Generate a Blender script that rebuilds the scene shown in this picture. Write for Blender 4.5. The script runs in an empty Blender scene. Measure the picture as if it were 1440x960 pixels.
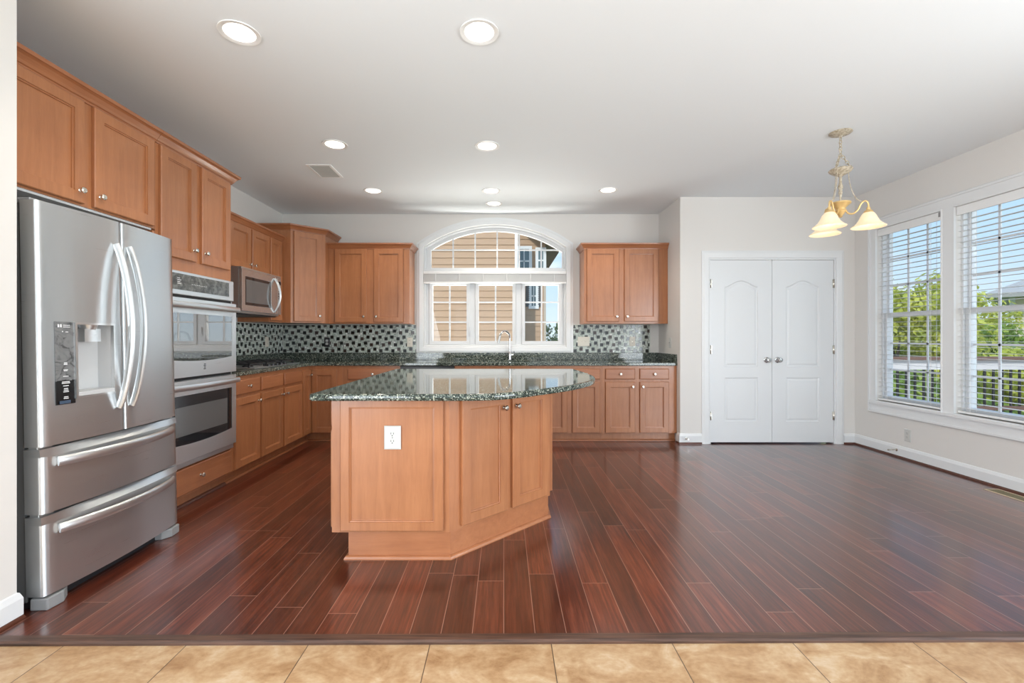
import bpy, bmesh, math, random
from mathutils import Matrix, Vector
from math import pi, sin, cos, tan, sqrt, radians

SC = bpy.context.scene
COL = SC.collection
random.seed(11)

# ------------------------------------------------------------------ camera, world, light
H = 1.18                      # eye height
cam_d = bpy.data.cameras.new('camera')
cam_d.sensor_width = 36.0
cam_d.lens = 16.0
cam_d.shift_x = 11.0 / 1440
cam_d.shift_y = -5.5 / 1440
cam_d.clip_start = 0.05
cam_d.clip_end = 300
cam = bpy.data.objects.new('camera', cam_d)
cam.location = (0, 0, H)
cam.rotation_euler = (pi / 2, 0, 0)
COL.objects.link(cam)
SC.camera = cam

vs = SC.view_settings
vs.view_transform = 'Standard'
vs.look = 'None'
vs.exposure = 0.10
vs.gamma = 1.0
vs.use_curve_mapping = False

SKY_STRENGTH = 1.45
SUN_STRENGTH = 2.7
REAR_FILL = 30.0
SIDE_FILL = 260.0
LEFT_FILL = 220.0
XLW = -2.035
ARCH_FILL = 125.0
CAN_WATTS = 27.0

w = bpy.data.worlds.new('world')
SC.world = w
w.use_nodes = True
nt = w.node_tree
nt.nodes.clear()
wo = nt.nodes.new('ShaderNodeOutputWorld')
bg = nt.nodes.new('ShaderNodeBackground')
tc = nt.nodes.new('ShaderNodeTexCoord')
sep = nt.nodes.new('ShaderNodeSeparateXYZ')
ramp = nt.nodes.new('ShaderNodeValToRGB')
el = ramp.color_ramp.elements
el[0].position = 0.0
el[0].color = (0.56, 0.64, 0.70, 1)
el[1].position = 0.6
el[1].color = (0.26, 0.50, 0.90, 1)
e = ramp.color_ramp.elements.new(0.14)
e.color = (0.40, 0.56, 0.74, 1)
nz = nt.nodes.new('ShaderNodeTexNoise')
nz.inputs['Scale'].default_value = 4.0
nz.inputs['Detail'].default_value = 5.0
mp = nt.nodes.new('ShaderNodeMapping')
mp.inputs['Scale'].default_value = (1, 1, 2.4)
cr = nt.nodes.new('ShaderNodeValToRGB')
cr.color_ramp.elements[0].position = 0.50
cr.color_ramp.elements[1].position = 0.68
mx = nt.nodes.new('ShaderNodeMix')
mx.data_type = 'RGBA'
nt.links.new(tc.outputs['Generated'], sep.inputs[0])
nt.links.new(sep.outputs['Z'], ramp.inputs[0])
nt.links.new(tc.outputs['Generated'], mp.inputs[0])
nt.links.new(mp.outputs[0], nz.inputs['Vector'])
nt.links.new(nz.outputs[0], cr.inputs[0])
nt.links.new(cr.outputs[0], mx.inputs[0])
nt.links.new(ramp.outputs[0], mx.inputs[6])
mx.inputs[7].default_value = (0.74, 0.76, 0.79, 1)
nt.links.new(mx.outputs[2], bg.inputs['Color'])
bg.inputs['Strength'].default_value = SKY_STRENGTH
nt.links.new(bg.outputs[0], wo.inputs[0])


def lamp(kind, name, loc, rot, energy, color=(1, 1, 1), **kw):
    d = bpy.data.lights.new(name, kind)
    d.energy = energy
    d.color = color
    for k, v in kw.items():
        setattr(d, k, v)
    o = bpy.data.objects.new(name, d)
    o.location = loc
    o.rotation_euler = rot
    COL.objects.link(o)
    return o


# sun from behind the camera, a little from the left, so it never enters the kitchen windows
lamp('SUN', 'sun', (0, -20, 20), (radians(48), 0, radians(-14)), SUN_STRENGTH, (1, 0.965, 0.91), angle=0.01)
# added fill lamp at an invented opening in the wall behind the camera
lamp('AREA', 'fill_lamp', (0.9, -3.80, 1.3), (radians(90 + 30), 0, 0), REAR_FILL, (0.86, 0.94, 1.0),
     shape='RECTANGLE', size=5.2, size_y=2.2)
# second added fill, at a made-up opening further along the right wall
lamp('AREA', 'fill_lamp', (4.50, -0.6, 1.3), (radians(90 + 15), 0, radians(68)), SIDE_FILL, (0.86, 0.94, 1.0),
     shape='RECTANGLE', size=4.2, size_y=2.2)
# third added fill, at a made-up opening on the left, behind the camera
lamp('AREA', 'fill_lamp', (XLW - 0.7, -1.0, 1.3), (radians(90 + 15), 0, radians(-68)), LEFT_FILL, (0.86, 0.94, 1.0),
     shape='RECTANGLE', size=3.6, size_y=2.2)
# added upward lamp outside the arched window, standing in for ground bounce
lamp('AREA', 'bounce_fill', (-0.12, 6.45, 0.70), (radians(219), 0, 0), ARCH_FILL, (1.0, 0.97, 0.92),
     shape='RECTANGLE', size=2.4, size_y=0.8)


# ------------------------------------------------------------------ materials
M = {}


def mat(name, color=(0.8, 0.8, 0.8), rough=0.5, metal=0.0, coat=0.0, coat_rough=0.05, emit=None, emit_s=0.0, ior=1.5, spec=0.5):
    m = bpy.data.materials.new(name)
    m.use_nodes = True
    b = m.node_tree.nodes['Principled BSDF']
    b.inputs['Base Color'].default_value = (*color, 1)
    b.inputs['Roughness'].default_value = rough
    b.inputs['Metallic'].default_value = metal
    b.inputs['Coat Weight'].default_value = coat
    b.inputs['Coat Roughness'].default_value = coat_rough
    b.inputs['IOR'].default_value = ior
    b.inputs['Specular IOR Level'].default_value = spec
    if emit:
        b.inputs['Emission Color'].default_value = (*emit, 1)
        b.inputs['Emission Strength'].default_value = emit_s
    M[name] = m
    return m


class NT:
    """small helper for node trees"""

    def __init__(self, m):
        self.t = m.node_tree
        self.b = self.t.nodes.get('Principled BSDF')

    def n(self, typ, **kw):
        x = self.t.nodes.new(typ)
        for k, v in kw.items():
            setattr(x, k, v)
        return x

    def l(self, a, b):
        self.t.links.new(a, b)

    def math(self, op, a, b=None, c=None):
        x = self.n('ShaderNodeMath', operation=op)
        for i, v in enumerate((a, b, c)):
            if v is None:
                continue
            if isinstance(v, (int, float)):
                x.inputs[i].default_value = v
            else:
                self.l(v, x.inputs[i])
        return x.outputs[0]

    def mix(self, f, a, b):
        x = self.n('ShaderNodeMix', data_type='RGBA')
        for i, v in ((0, f), (6, a), (7, b)):
            if isinstance(v, (int, float)):
                x.inputs[i].default_value = v
            elif isinstance(v, tuple):
                x.inputs[i].default_value = (*v, 1)
            else:
                self.l(v, x.inputs[i])
        return x.outputs[2]

    def ramp(self, fac, stops):
        x = self.n('ShaderNodeValToRGB')
        e = x.color_ramp.elements
        while len(e) < len(stops):
            e.new(0.5)
        for k, (p, c) in enumerate(stops):
            e[k].position = p
            e[k].color = (*c, 1)
        self.l(fac, x.inputs[0])
        return x.outputs[0]

    def obj(self, scale=(1, 1, 1)):
        t = self.n('ShaderNodeTexCoord')
        mp = self.n('ShaderNodeMapping')
        mp.inputs['Scale'].default_value = scale
        self.l(t.outputs['Object'], mp.inputs[0])
        return mp.outputs[0]

    def noise(self, vec, scale=5, detail=3, rough=0.5, dist=0.0):
        x = self.n('ShaderNodeTexNoise')
        x.inputs['Scale'].default_value = scale
        x.inputs['Detail'].default_value = detail
        x.inputs['Roughness'].default_value = rough
        x.inputs['Distortion'].default_value = dist
        self.l(vec, x.inputs['Vector'])
        return x.outputs[0]

    def bump(self, h, strength=0.2, dist=0.01):
        x = self.n('ShaderNodeBump')
        x.inputs['Strength'].default_value = strength
        x.inputs['Distance'].default_value = dist
        self.l(h, x.inputs['Height'])
        self.l(x.outputs[0], self.b.inputs['Normal'])


# painted surfaces
def painted(name, color, rough, bump):
    m = mat(name, color, rough)
    k = NT(m)
    k.bump(k.noise(k.obj(), 180, 2), bump, 0.002)


painted('wall_paint', (0.74, 0.71, 0.675), 0.75, 0.06)
painted('ceiling_paint', (0.85, 0.88, 0.90), 0.85, 0.06)
mat('white_trim', (0.78, 0.785, 0.785), 0.32)
mat('white_door', (0.755, 0.765, 0.77), 0.38)
mat('vinyl', (0.70, 0.705, 0.71), 0.35)
mat('blind_white', (0.85, 0.85, 0.84), 0.45)
mat('white_plastic', (0.60, 0.595, 0.565), 0.35)
mat('melamine', (0.62, 0.62, 0.62), 0.5)
mat('dark_gap', (0.015, 0.014, 0.014), 0.6)
mat('slot', (0.03, 0.03, 0.03), 0.5)


def wood(name, c1, c2, c3, rough=0.36, coat=0.4, along='Z'):
    m = mat(name, c2, rough, coat=coat, coat_rough=0.18)
    k = NT(m)
    sc = {'Z': (14, 14, 1.1), 'X': (1.1, 14, 14), 'Y': (14, 1.1, 14)}[along]
    oi = k.n('ShaderNodeObjectInfo')
    add = k.n('ShaderNodeVectorMath', operation='ADD')
    k.l(k.obj(sc), add.inputs[0])
    mul = k.math('MULTIPLY', oi.outputs['Random'], 37.0)
    k.l(mul, add.inputs[1])
    g = k.noise(add.outputs[0], 2.2, 5, 0.6, 0.6)
    fine = k.noise(k.obj(tuple(s * 6 for s in sc)), 3, 2)
    blotch = k.noise(k.obj((1, 1, 1)), 5.5, 3)
    f = k.math('ADD', k.math('MULTIPLY', g, 0.55), k.math('ADD', k.math('MULTIPLY', fine, 0.15), k.math('MULTIPLY', blotch, 0.3)))
    c = k.ramp(f, [(0.30, c1), (0.5, c2), (0.72, c3)])
    v = k.n('ShaderNodeHueSaturation')
    k.l(c, v.inputs['Color'])
    k.l(k.math('MULTIPLY_ADD', oi.outputs['Random'], 0.14, 0.93), v.inputs['Value'])
    k.l(v.outputs[0], k.b.inputs['Base Color'])
    k.bump(f, 0.05, 0.002)
    return m


wood('maple', (0.325, 0.118, 0.046), (0.398, 0.154, 0.061), (0.470, 0.194, 0.080))
wood('maple_rail', (0.295, 0.103, 0.041), (0.365, 0.134, 0.054), (0.43, 0.17, 0.070), along='X')

# wood plank floor running away from the camera
m = mat('plank_floor', (0.1, 0.04, 0.02), 0.26, coat=0.8, coat_rough=0.16)
m.node_tree.nodes['Principled BSDF'].inputs['Coat IOR'].default_value = 1.6
k = NT(m)
tco = k.n('ShaderNodeTexCoord')
sp = k.n('ShaderNodeSeparateXYZ')
k.l(tco.outputs['Object'], sp.inputs[0])
PW = 0.1253
u = k.math('DIVIDE', k.math('ADD', sp.outputs['X'], 20 * PW + 0.002), PW)
iu = k.math('FLOOR', u)
wn = k.n('ShaderNodeTexWhiteNoise', noise_dimensions='1D')
k.l(iu, wn.inputs['W'])
v = k.math('ADD', k.math('DIVIDE', sp.outputs['Y'], 1.35), k.math('MULTIPLY', wn.outputs['Value'], 13.7))
iv = k.math('FLOOR', v)
cmb = k.n('ShaderNodeCombineXYZ')
k.l(iu, cmb.inputs[0])
k.l(iv, cmb.inputs[1])
wn2 = k.n('ShaderNodeTexWhiteNoise', noise_dimensions='2D')
k.l(cmb.outputs[0], wn2.inputs['Vector'])
board = wn2.outputs['Value']
off = k.n('ShaderNodeVectorMath', operation='ADD')
k.l(k.obj((75, 3.2, 1)), off.inputs[0])
k.l(k.math('MULTIPLY', board, 91.0), off.inputs[1])
grain = k.noise(off.outputs[0], 1.0, 6, 0.65, 0.4)
off2 = k.n('ShaderNodeVectorMath', operation='ADD')
k.l(k.obj((14, 1.6, 1)), off2.inputs[0])
k.l(k.math('MULTIPLY', board, 53.0), off2.inputs[1])
broad = k.noise(off2.outputs[0], 1.0, 3, 0.5, 0.3)
gmix = k.math('ADD', k.math('MULTIPLY', grain, 0.65), k.math('MULTIPLY', broad, 0.35))
g1 = k.ramp(gmix, [(0.34, (0.036, 0.0068, 0.0030)), (0.5, (0.090, 0.0178, 0.0075)), (0.66, (0.165, 0.040, 0.018))])
hs = k.n('ShaderNodeHueSaturation')
k.l(g1, hs.inputs['Color'])
k.l(k.math('MULTIPLY_ADD', board, 0.75, 0.62), hs.inputs['Value'])
fu = k.math('FRACT', u)
fv = k.math('FRACT', v)
eu = k.math('MULTIPLY', k.math('MINIMUM', fu, k.math('SUBTRACT', 1.0, fu)), PW)
ev = k.math('MULTIPLY', k.math('MINIMUM', fv, k.math('SUBTRACT', 1.0, fv)), 1.35)
edge = k.math('MINIMUM', eu, ev)
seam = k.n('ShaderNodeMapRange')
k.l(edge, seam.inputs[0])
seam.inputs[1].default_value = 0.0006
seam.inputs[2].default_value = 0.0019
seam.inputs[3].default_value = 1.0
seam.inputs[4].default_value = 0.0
k.l(k.mix(k.math('MULTIPLY', seam.outputs[0], 0.75), hs.outputs[0], (0.42, 0.22, 0.16)), k.b.inputs['Base Color'])  # pale seam colour paints in the highlights on the plank bevels
k.bump(k.math('SUBTRACT', k.math('MULTIPLY', gmix, 0.25), seam.outputs[0]), 0.10, 0.002)
k.l(k.math('MULTIPLY_ADD', gmix, 0.12, 0.25), k.b.inputs['Roughness'])

mat('shoe_wood', (0.10, 0.032, 0.018), 0.35, coat=0.2)
m = mat('threshold_wood', (0.09, 0.045, 0.03), 0.4)
k = NT(m)
k.l(k.ramp(k.noise(k.obj((3, 90, 30)), 1.5, 5, 0.6), [(0.3, (0.035, 0.018, 0.013)), (0.7, (0.13, 0.065, 0.043))]), k.b.inputs['Base Color'])

# tan mottled ceramic tile
m = mat('tan_tile', (0.6, 0.4, 0.22), 0.34)
k = NT(m)
tco = k.n('ShaderNodeTexCoord')
sp = k.n('ShaderNodeSeparateXYZ')
k.l(tco.outputs['Object'], sp.inputs[0])
TW = 0.4685
u = k.math('DIVIDE', k.math('ADD', sp.outputs['X'], 0.2865 + 30 * TW), TW)
v = k.math('DIVIDE', k.math('ADD', sp.outputs['Y'], 10 * TW - 1.42), TW)
cmb = k.n('ShaderNodeCombineXYZ')
k.l(k.math('FLOOR', u), cmb.inputs[0])
k.l(k.math('FLOOR', v), cmb.inputs[1])
wn = k.n('ShaderNodeTexWhiteNoise', noise_dimensions='2D')
k.l(cmb.outputs[0], wn.inputs['Vector'])
off = k.n('ShaderNodeVectorMath', operation='ADD')
k.l(k.obj((1, 1.4, 1)), off.inputs[0])
k.l(k.math('MULTIPLY', wn.outputs['Value'], 41.0), off.inputs[1])
big = k.noise(off.outputs[0], 4.5, 6, 0.62, 1.2)
sm = k.noise(off.outputs[0], 40, 3, 0.6)
f = k.math('ADD', k.math('MULTIPLY', big, 0.75), k.math('MULTIPLY', sm, 0.25))
c = k.ramp(f, [(0.34, (0.29, 0.150, 0.065)), (0.46, (0.41, 0.245, 0.122)), (0.57, (0.50, 0.335, 0.19)), (0.68, (0.58, 0.44, 0.30))])
fu = k.math('FRACT', u)
fv = k.math('FRACT', v)
ed = k.math('MULTIPLY', k.math('MINIMUM', k.math('MINIMUM', fu, k.math('SUBTRACT', 1.0, fu)), k.math('MINIMUM', fv, k.math('SUBTRACT', 1.0, fv))), TW)
gr = k.math('LESS_THAN', ed, 0.0018)
k.l(k.mix(gr, c, (0.10, 0.06, 0.035)), k.b.inputs['Base Color'])
k.bump(k.math('SUBTRACT', k.math('MULTIPLY', f, 0.4), gr), 0.15, 0.003)


# granite
def granite(name, lift, rough):
    m = mat(name, (0.05, 0.07, 0.06), rough, ior=1.55, spec=0.45)
    k = NT(m)
    vv = k.obj((1, 1, 1))
    vo = k.n('ShaderNodeTexVoronoi')
    vo.inputs['Scale'].default_value = 165
    k.l(vv, vo.inputs['Vector'])
    vs_ = k.n('ShaderNodeSeparateColor')
    k.l(vo.outputs['Color'], vs_.inputs[0])
    n1 = k.noise(vv, 60, 4, 0.6)
    f = k.math('ADD', k.math('MULTIPLY', vs_.outputs[0], 0.55), k.math('MULTIPLY', n1, 0.45))
    c = k.ramp(f, [(0.28, (0.010, 0.015, 0.012)), (0.47, (0.030 * lift, 0.042 * lift, 0.034 * lift)),
                   (0.60, (0.085 * lift, 0.105 * lift, 0.085 * lift)), (0.70, (0.22 * lift, 0.24 * lift, 0.20 * lift)),
                   (0.80, (0.42 * lift, 0.42 * lift, 0.34 * lift))])
    k.l(c, k.b.inputs['Base Color'])


granite('granite', 1.12, 0.05)

# stainless, brushed along the horizontal
def steel(name, col, rough, aniso_bump):
    m = mat(name, col, rough, metal=0.88)
    k = NT(m)
    n1 = k.noise(k.obj((1.5, 1.5, 260)), 1.0, 3, 0.7)
    sheet = k.noise(k.obj((7, 7, 0.8)), 1.0, 2, 0.5)
    k.l(k.math('MULTIPLY_ADD', n1, 0.14, rough - 0.07), k.b.inputs['Roughness'])
    if aniso_bump:
        k.bump(sheet, 0.20, 0.012)
    tg = k.n('ShaderNodeTangent', direction_type='RADIAL', axis='Z')
    k.l(tg.outputs[0], k.b.inputs['Tangent'])
    k.b.inputs['Anisotropic'].default_value = 0.7
    k.b.inputs['Anisotropic Rotation'].default_value = 0.25


steel('stainless', (0.63, 0.65, 0.66), 0.30, 0.04)
steel('stainless_bright', (0.74, 0.755, 0.76), 0.30, 0.0)
mat('steel_polished', (0.58, 0.58, 0.57), 0.17, metal=0.82)
mat('steel_bar', (0.70, 0.715, 0.72), 0.30, metal=0.9)
mat('nickel', (0.66, 0.63, 0.57), 0.22, metal=1.0)
mat('chrome', (0.60, 0.60, 0.60), 0.12, metal=1.0)
mat('fridge_side', (0.20, 0.20, 0.20), 0.45, metal=0.3)
mat('grey_plastic', (0.27, 0.27, 0.27), 0.4)
mat('light_grey_plastic', (0.55, 0.55, 0.55), 0.35)
mat('black_plastic', (0.02, 0.02, 0.022), 0.35)
mat('black_glass', (0.018, 0.018, 0.02), 0.04, spec=0.8)
mat('oven_glass', (0.05, 0.05, 0.05), 0.02, ior=2.3, spec=1.0)
mat('cast_iron', (0.02, 0.02, 0.022), 0.5)
mat('mark_white', (0.75, 0.75, 0.75), 0.5)
mat('mark_black', (0.03, 0.03, 0.03), 0.5)

# control glass with smudgy reflections put into its colour
m = mat('control_glass', (0.20, 0.20, 0.18), 0.15)
k = NT(m)
f = k.noise(k.obj((1, 1, 1)), 26, 4, 0.6, 1.2)
k.l(k.ramp(f, [(0.38, (0.045, 0.045, 0.043)), (0.52, (0.11, 0.11, 0.10)), (0.66, (0.20, 0.20, 0.185))]), k.b.inputs['Base Color'])

# mosaic glass
mat('glass_black', (0.012, 0.014, 0.012), 0.12, spec=0.6)
mat('glass_brown', (0.05, 0.033, 0.027), 0.14, spec=0.6)
mat('glass_grey', (0.17, 0.185, 0.17), 0.16, spec=0.6)
mat('glass_sage', (0.42, 0.47, 0.41), 0.18, spec=0.6)
mat('glass_pale', (0.58, 0.62, 0.565), 0.18, spec=0.6)
mat('glass_white', (0.85, 0.86, 0.83), 0.10, spec=0.8)
mat('grout', (0.66, 0.68, 0.63), 0.8)
mat('almond_plate', (0.74, 0.68, 0.58), 0.4)

# window glass: clear, with the Fresnel reflection of a pane
m = bpy.data.materials.new('window_glass')
m.use_nodes = True
t = m.node_tree
t.nodes.clear()
o_ = t.nodes.new('ShaderNodeOutputMaterial')
tr = t.nodes.new('ShaderNodeBsdfTransparent')
tr.inputs[0].default_value = (0.97, 0.985, 0.98, 1)
gl = t.nodes.new('ShaderNodeBsdfGlossy')
gl.inputs['Roughness'].default_value = 0.0
fr = t.nodes.new('ShaderNodeFresnel')
fr.inputs[0].default_value = 1.45
ms = t.nodes.new('ShaderNodeMixShader')
ge = t.nodes.new('ShaderNodeNewGeometry')
mu = t.nodes.new('ShaderNodeMath')
mu.operation = 'MULTIPLY'
iv_ = t.nodes.new('ShaderNodeMath')
iv_.operation = 'SUBTRACT'
iv_.inputs[0].default_value = 1.0
t.links.new(ge.outputs['Backfacing'], iv_.inputs[1])
t.links.new(fr.outputs[0], mu.inputs[0])
t.links.new(iv_.outputs[0], mu.inputs[1])
t.links.new(mu.outputs[0], ms.inputs[0])
t.links.new(tr.outputs[0], ms.inputs[1])
t.links.new(gl.outputs[0], ms.inputs[2])
t.links.new(ms.outputs[0], o_.inputs[0])
M['window_glass'] = m

# lamps
mat('can_lens', (1, 1, 1), 0.5, emit=(1.0, 0.97, 0.92), emit_s=5.0)
mat('can_white', (0.88, 0.88, 0.86), 0.4)
m = mat('alabaster', (0.66, 0.56, 0.40), 0.35, emit=(1.0, 0.78, 0.46), emit_s=0.42)
k = NT(m)
f = k.noise(k.obj((1, 1, 1)), 14, 4, 0.6, 1.5)
k.l(k.ramp(f, [(0.3, (1.0, 0.70, 0.36)), (0.7, (1.0, 0.86, 0.60))]), k.b.inputs['Emission Color'])
mat('bulb_glow', (1, 1, 1), 0.5, emit=(1.0, 0.9, 0.7), emit_s=9.0)
m = mat('antique_ivory', (0.52, 0.45, 0.34), 0.5)
k = NT(m)
f = k.noise(k.obj((1, 1, 1)), 60, 4, 0.6)
k.l(k.ramp(f, [(0.35, (0.30, 0.24, 0.16)), (0.6, (0.58, 0.51, 0.40))]), k.b.inputs['Base Color'])
mat('antique_gold', (0.72, 0.50, 0.22), 0.4, metal=0.4)

# outdoors
m = mat('siding', (0.44, 0.285, 0.175), 0.65)
mat('siding_grey', (0.50, 0.42, 0.33), 0.65)
mat('siding_cream', (0.72, 0.62, 0.46), 0.65)
mat('shutter', (0.06, 0.065, 0.07), 0.5)
mat('roof_shingle', (0.40, 0.38, 0.355), 0.8)
mat('eave', (0.17, 0.11, 0.06), 0.7)
mat('far_glass', (0.10, 0.16, 0.18), 0.05, spec=0.8)
mat('deck_board', (0.22, 0.15, 0.11), 0.7)
mat('rail_cap', (0.16, 0.085, 0.06), 0.6)
mat('rail_white', (0.62, 0.60, 0.60), 0.5)
mat('baluster', (0.02, 0.018, 0.017), 0.5)
mat('bark', (0.10, 0.07, 0.05), 0.9)
mat('lawn', (0.10, 0.20, 0.035), 0.9)


def leafmat(name, a, b, c):
    m = mat(name, b, 0.6)
    k = NT(m)
    f = k.noise(k.obj((1, 1, 1)), 2.4, 4, 0.7)
    k.l(k.ramp(f, [(0.35, a), (0.5, b), (0.66, c)]), k.b.inputs['Base Color'])
    tl = k.n('ShaderNodeBsdfTranslucent')
    tl.inputs[0].default_value = (*c, 1)
    mm = k.n('ShaderNodeMixShader')
    mm.inputs[0].default_value = 0.35
    out = [x for x in k.t.nodes if x.type == 'OUTPUT_MATERIAL'][0]
    k.l(k.b.outputs[0], mm.inputs[1])
    k.l(tl.outputs[0], mm.inputs[2])
    k.l(mm.outputs[0], out.inputs[0])


leafmat('leaf_yellow', (0.24, 0.30, 0.03), (0.52, 0.54, 0.07), (0.72, 0.70, 0.16))
leafmat('leaf_green', (0.08, 0.17, 0.02), (0.24, 0.36, 0.05), (0.44, 0.52, 0.10))
leafmat('leaf_dark', (0.03, 0.07, 0.015), (0.08, 0.15, 0.03), (0.17, 0.25, 0.05))


# ------------------------------------------------------------------ mesh helpers
class MB:
    """collects shapes and links them as ONE mesh object"""

    def __init__(self):
        self.v, self.f, self.mi, self.sm = [], [], [], []
        self.cur, self.smooth = 0, False

    def add(self, verts, faces, smooth=None):
        b = len(self.v)
        self.v += [tuple(p) for p in verts]
        for f in faces:
            self.f.append([b + i for i in f])
            self.mi.append(self.cur)
            self.sm.append(self.smooth if smooth is None else smooth)
        return self

    def box(self, x0, x1, y0, y1, z0, z1):
        v = [(x, y, z) for z in (z0, z1) for y in (y0, y1) for x in (x0, x1)]
        return self.add(v, [(0, 2, 3, 1), (4, 5, 7, 6), (0, 1, 5, 4), (2, 6, 7, 3), (0, 4, 6, 2), (1, 3, 7, 5)])

    def rings(self, loops, cap0=True, cap1=True, closed=True, smooth=None):
        n = len(loops[0])
        v = [p for l in loops for p in l]
        f = []
        for i in range(len(loops) - 1):
            for j in range(n if closed else n - 1):
                a, b = i * n + j, i * n + (j + 1) % n
                f.append((a, b, b + n, a + n))
        self.add(v, f, smooth)
        if cap0:
            self.add(loops[0], [tuple(range(n))[::-1]], False)
        if cap1:
            self.add(loops[-1], [tuple(range(n))], False)
        return self

    def prism(self, poly, z0, z1, smooth=None):
        """plan polygon extruded in z"""
        return self.rings([[(x, y, z0) for x, y in poly], [(x, y, z1) for x, y in poly]], smooth=smooth)

    def lathe(self, prof, seg=24, origin=(0, 0, 0), axis='z', cap0=True, cap1=True, smooth=True):
        ox, oy, oz = origin
        loops = []
        for r, h in prof:
            l = []
            for i in range(seg):
                a = 2 * pi * i / seg
                if axis == 'z':
                    l.append((ox + r * cos(a), oy + r * sin(a), oz + h))
                elif axis == 'y':
                    l.append((ox + r * cos(a), oy + h, oz + r * sin(a)))
                else:
                    l.append((ox + h, oy + r * cos(a), oz + r * sin(a)))
            loops.append(l)
        return self.rings(loops, cap0, cap1, smooth=smooth)

    def tube(self, pts, r, seg=10, flat=None, closed=False, smooth=True):
        """round (or flattened) tube along a polyline; r may be a list"""
        P = [Vector(p) for p in pts]
        n = len(P)
        loops = []
        up = None
        for i in range(n):
            if closed:
                t_ = (P[(i + 1) % n] - P[i - 1]).normalized()
            else:
                t_ = (P[min(i + 1, n - 1)] - P[max(i - 1, 0)]).normalized()
            if up is None:
                up = Vector((0, 0, 1)) if abs(t_.z) < 0.9 else Vector((1, 0, 0))
            s = t_.cross(up).normalized()
            up = s.cross(t_).normalized()
            rr = r[i] if isinstance(r, (list, tuple)) else r
            a_, b_ = (rr, rr) if flat is None else (rr * flat[0], rr * flat[1])
            loops.append([tuple(P[i] + s * (a_ * cos(2 * pi * j / seg)) + up * (b_ * sin(2 * pi * j / seg))) for j in range(seg)])
        if closed:
            loops.append(loops[0])
        return self.rings(loops, not closed, not closed, smooth=smooth)

    def sweep(self, path, prof, fn, closed=False, cap=True):
        """profile [(out, d)] swept along a 2D path with mitred corners; fn(u, v, d) -> 3D. out is to the right of travel."""
        n = len(path)
        offs = []
        for i in range(n):
            def nrm(a, b):
                dx, dy = b[0] - a[0], b[1] - a[1]
                l = sqrt(dx * dx + dy * dy)
                return (dy / l, -dx / l)
            if closed or 0 < i < n - 1:
                n1, n2 = nrm(path[i - 1], path[i]), nrm(path[i], path[(i + 1) % n])
            elif i == 0:
                n1 = n2 = nrm(path[0], path[1])
            else:
                n1 = n2 = nrm(path[-2], path[-1])
            k_ = 1 + n1[0] * n2[0] + n1[1] * n2[1]
            offs.append(((n1[0] + n2[0]) / k_, (n1[1] + n2[1]) / k_))
        loops = [[fn(path[i][0] + offs[i][0] * o, path[i][1] + offs[i][1] * o, d) for o, d in prof] for i in range(n)]
        if closed:
            loops.append(loops[0])
        return self.rings(loops, cap and not closed, cap and not closed)

    def plate(self, outer, holes, d0, d1, fn):
        """flat plate with holes; fn(u, v, d) -> 3D"""
        bm = bmesh.new()
        edges = []
        for loop in [outer] + holes:
            vs_ = [bm.verts.new((p[0], p[1], 0)) for p in loop]
            for i in range(len(vs_)):
                edges.append(bm.edges.new((vs_[i], vs_[(i + 1) % len(vs_)])))
        bmesh.ops.triangle_fill(bm, use_beauty=True, use_dissolve=False, edges=edges)
        bm.verts.index_update()
        co = [tuple(v.co) for v in bm.verts]
        fs = [[v.index for v in f.verts] for f in bm.faces]
        bm.free()
        for d in (d0, d1):
            self.add([fn(c[0], c[1], d) for c in co], fs, False)
        for loop in [outer] + holes:
            self.rings([[fn(p[0], p[1], d0) for p in loop], [fn(p[0], p[1], d1) for p in loop]], False, False)
        return self

    def build(self, name, mats, parent=None, loc=(0, 0, 0), rotz=0.0, bevel=0.0, seg=2, fix=True, angle=35):
        me = bpy.data.meshes.new(name)
        me.from_pydata(self.v, [], self.f)
        for i, p in enumerate(me.polygons):
            p.material_index = self.mi[i]
            p.use_smooth = self.sm[i]
        if not isinstance(mats, (list, tuple)):
            mats = [mats]
        for m_ in mats:
            me.materials.append(M[m_])
        bm = bmesh.new()
        bm.from_mesh(me)
        if fix:
            bmesh.ops.remove_doubles(bm, verts=bm.verts, dist=1e-5)
            bmesh.ops.recalc_face_normals(bm, faces=bm.faces)
        for e_ in bm.edges:
            if len(e_.link_faces) == 2 and e_.calc_face_angle(0) > radians(angle):
                e_.smooth = False
        bm.to_mesh(me)
        bm.free()
        me.update()
        o = bpy.data.objects.new(name, me)
        COL.objects.link(o)
        o.location = loc
        o.rotation_euler = (0, 0, rotz)
        if parent:
            o.parent = parent
        if bevel:
            b = o.modifiers.new('edges', 'BEVEL')
            b.width = bevel
            b.segments = seg
            b.limit_method = 'ANGLE'
            b.angle_limit = radians(40)
        return o


def tag(o, label=None, cat=None, group=None, kind=None):
    if label:
        o['label'] = label
    if cat:
        o['category'] = cat
    if group:
        o['group'] = group
    if kind:
        o['kind'] = kind
    return o


def thing(name, label, cat, loc=(0, 0, 0), rotz=0.0, group=None):
    o = bpy.data.objects.new(name, None)
    o.empty_display_size = 0.1
    COL.objects.link(o)
    o.location = loc
    o.rotation_euler = (0, 0, rotz)
    return tag(o, label, cat, group)


def struct(o):
    o['kind'] = 'structure'
    return o


def dup(root, loc=None, rotz=None, label=None, parent=None):
    c = root.copy()
    COL.objects.link(c)
    if parent is not None:
        c.parent = parent
    if loc is not None:
        c.location = loc
    if rotz is not None:
        c.rotation_euler = (0, 0, rotz)
    if label:
        c['label'] = label
    for ch in list(root.children):
        dup(ch, parent=c)
    return c


XZ = lambda u, v, d: (u, d, v)          # wall plane facing -Y: d = depth (y)
XY = lambda u, v, d: (u, v, d)


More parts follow.
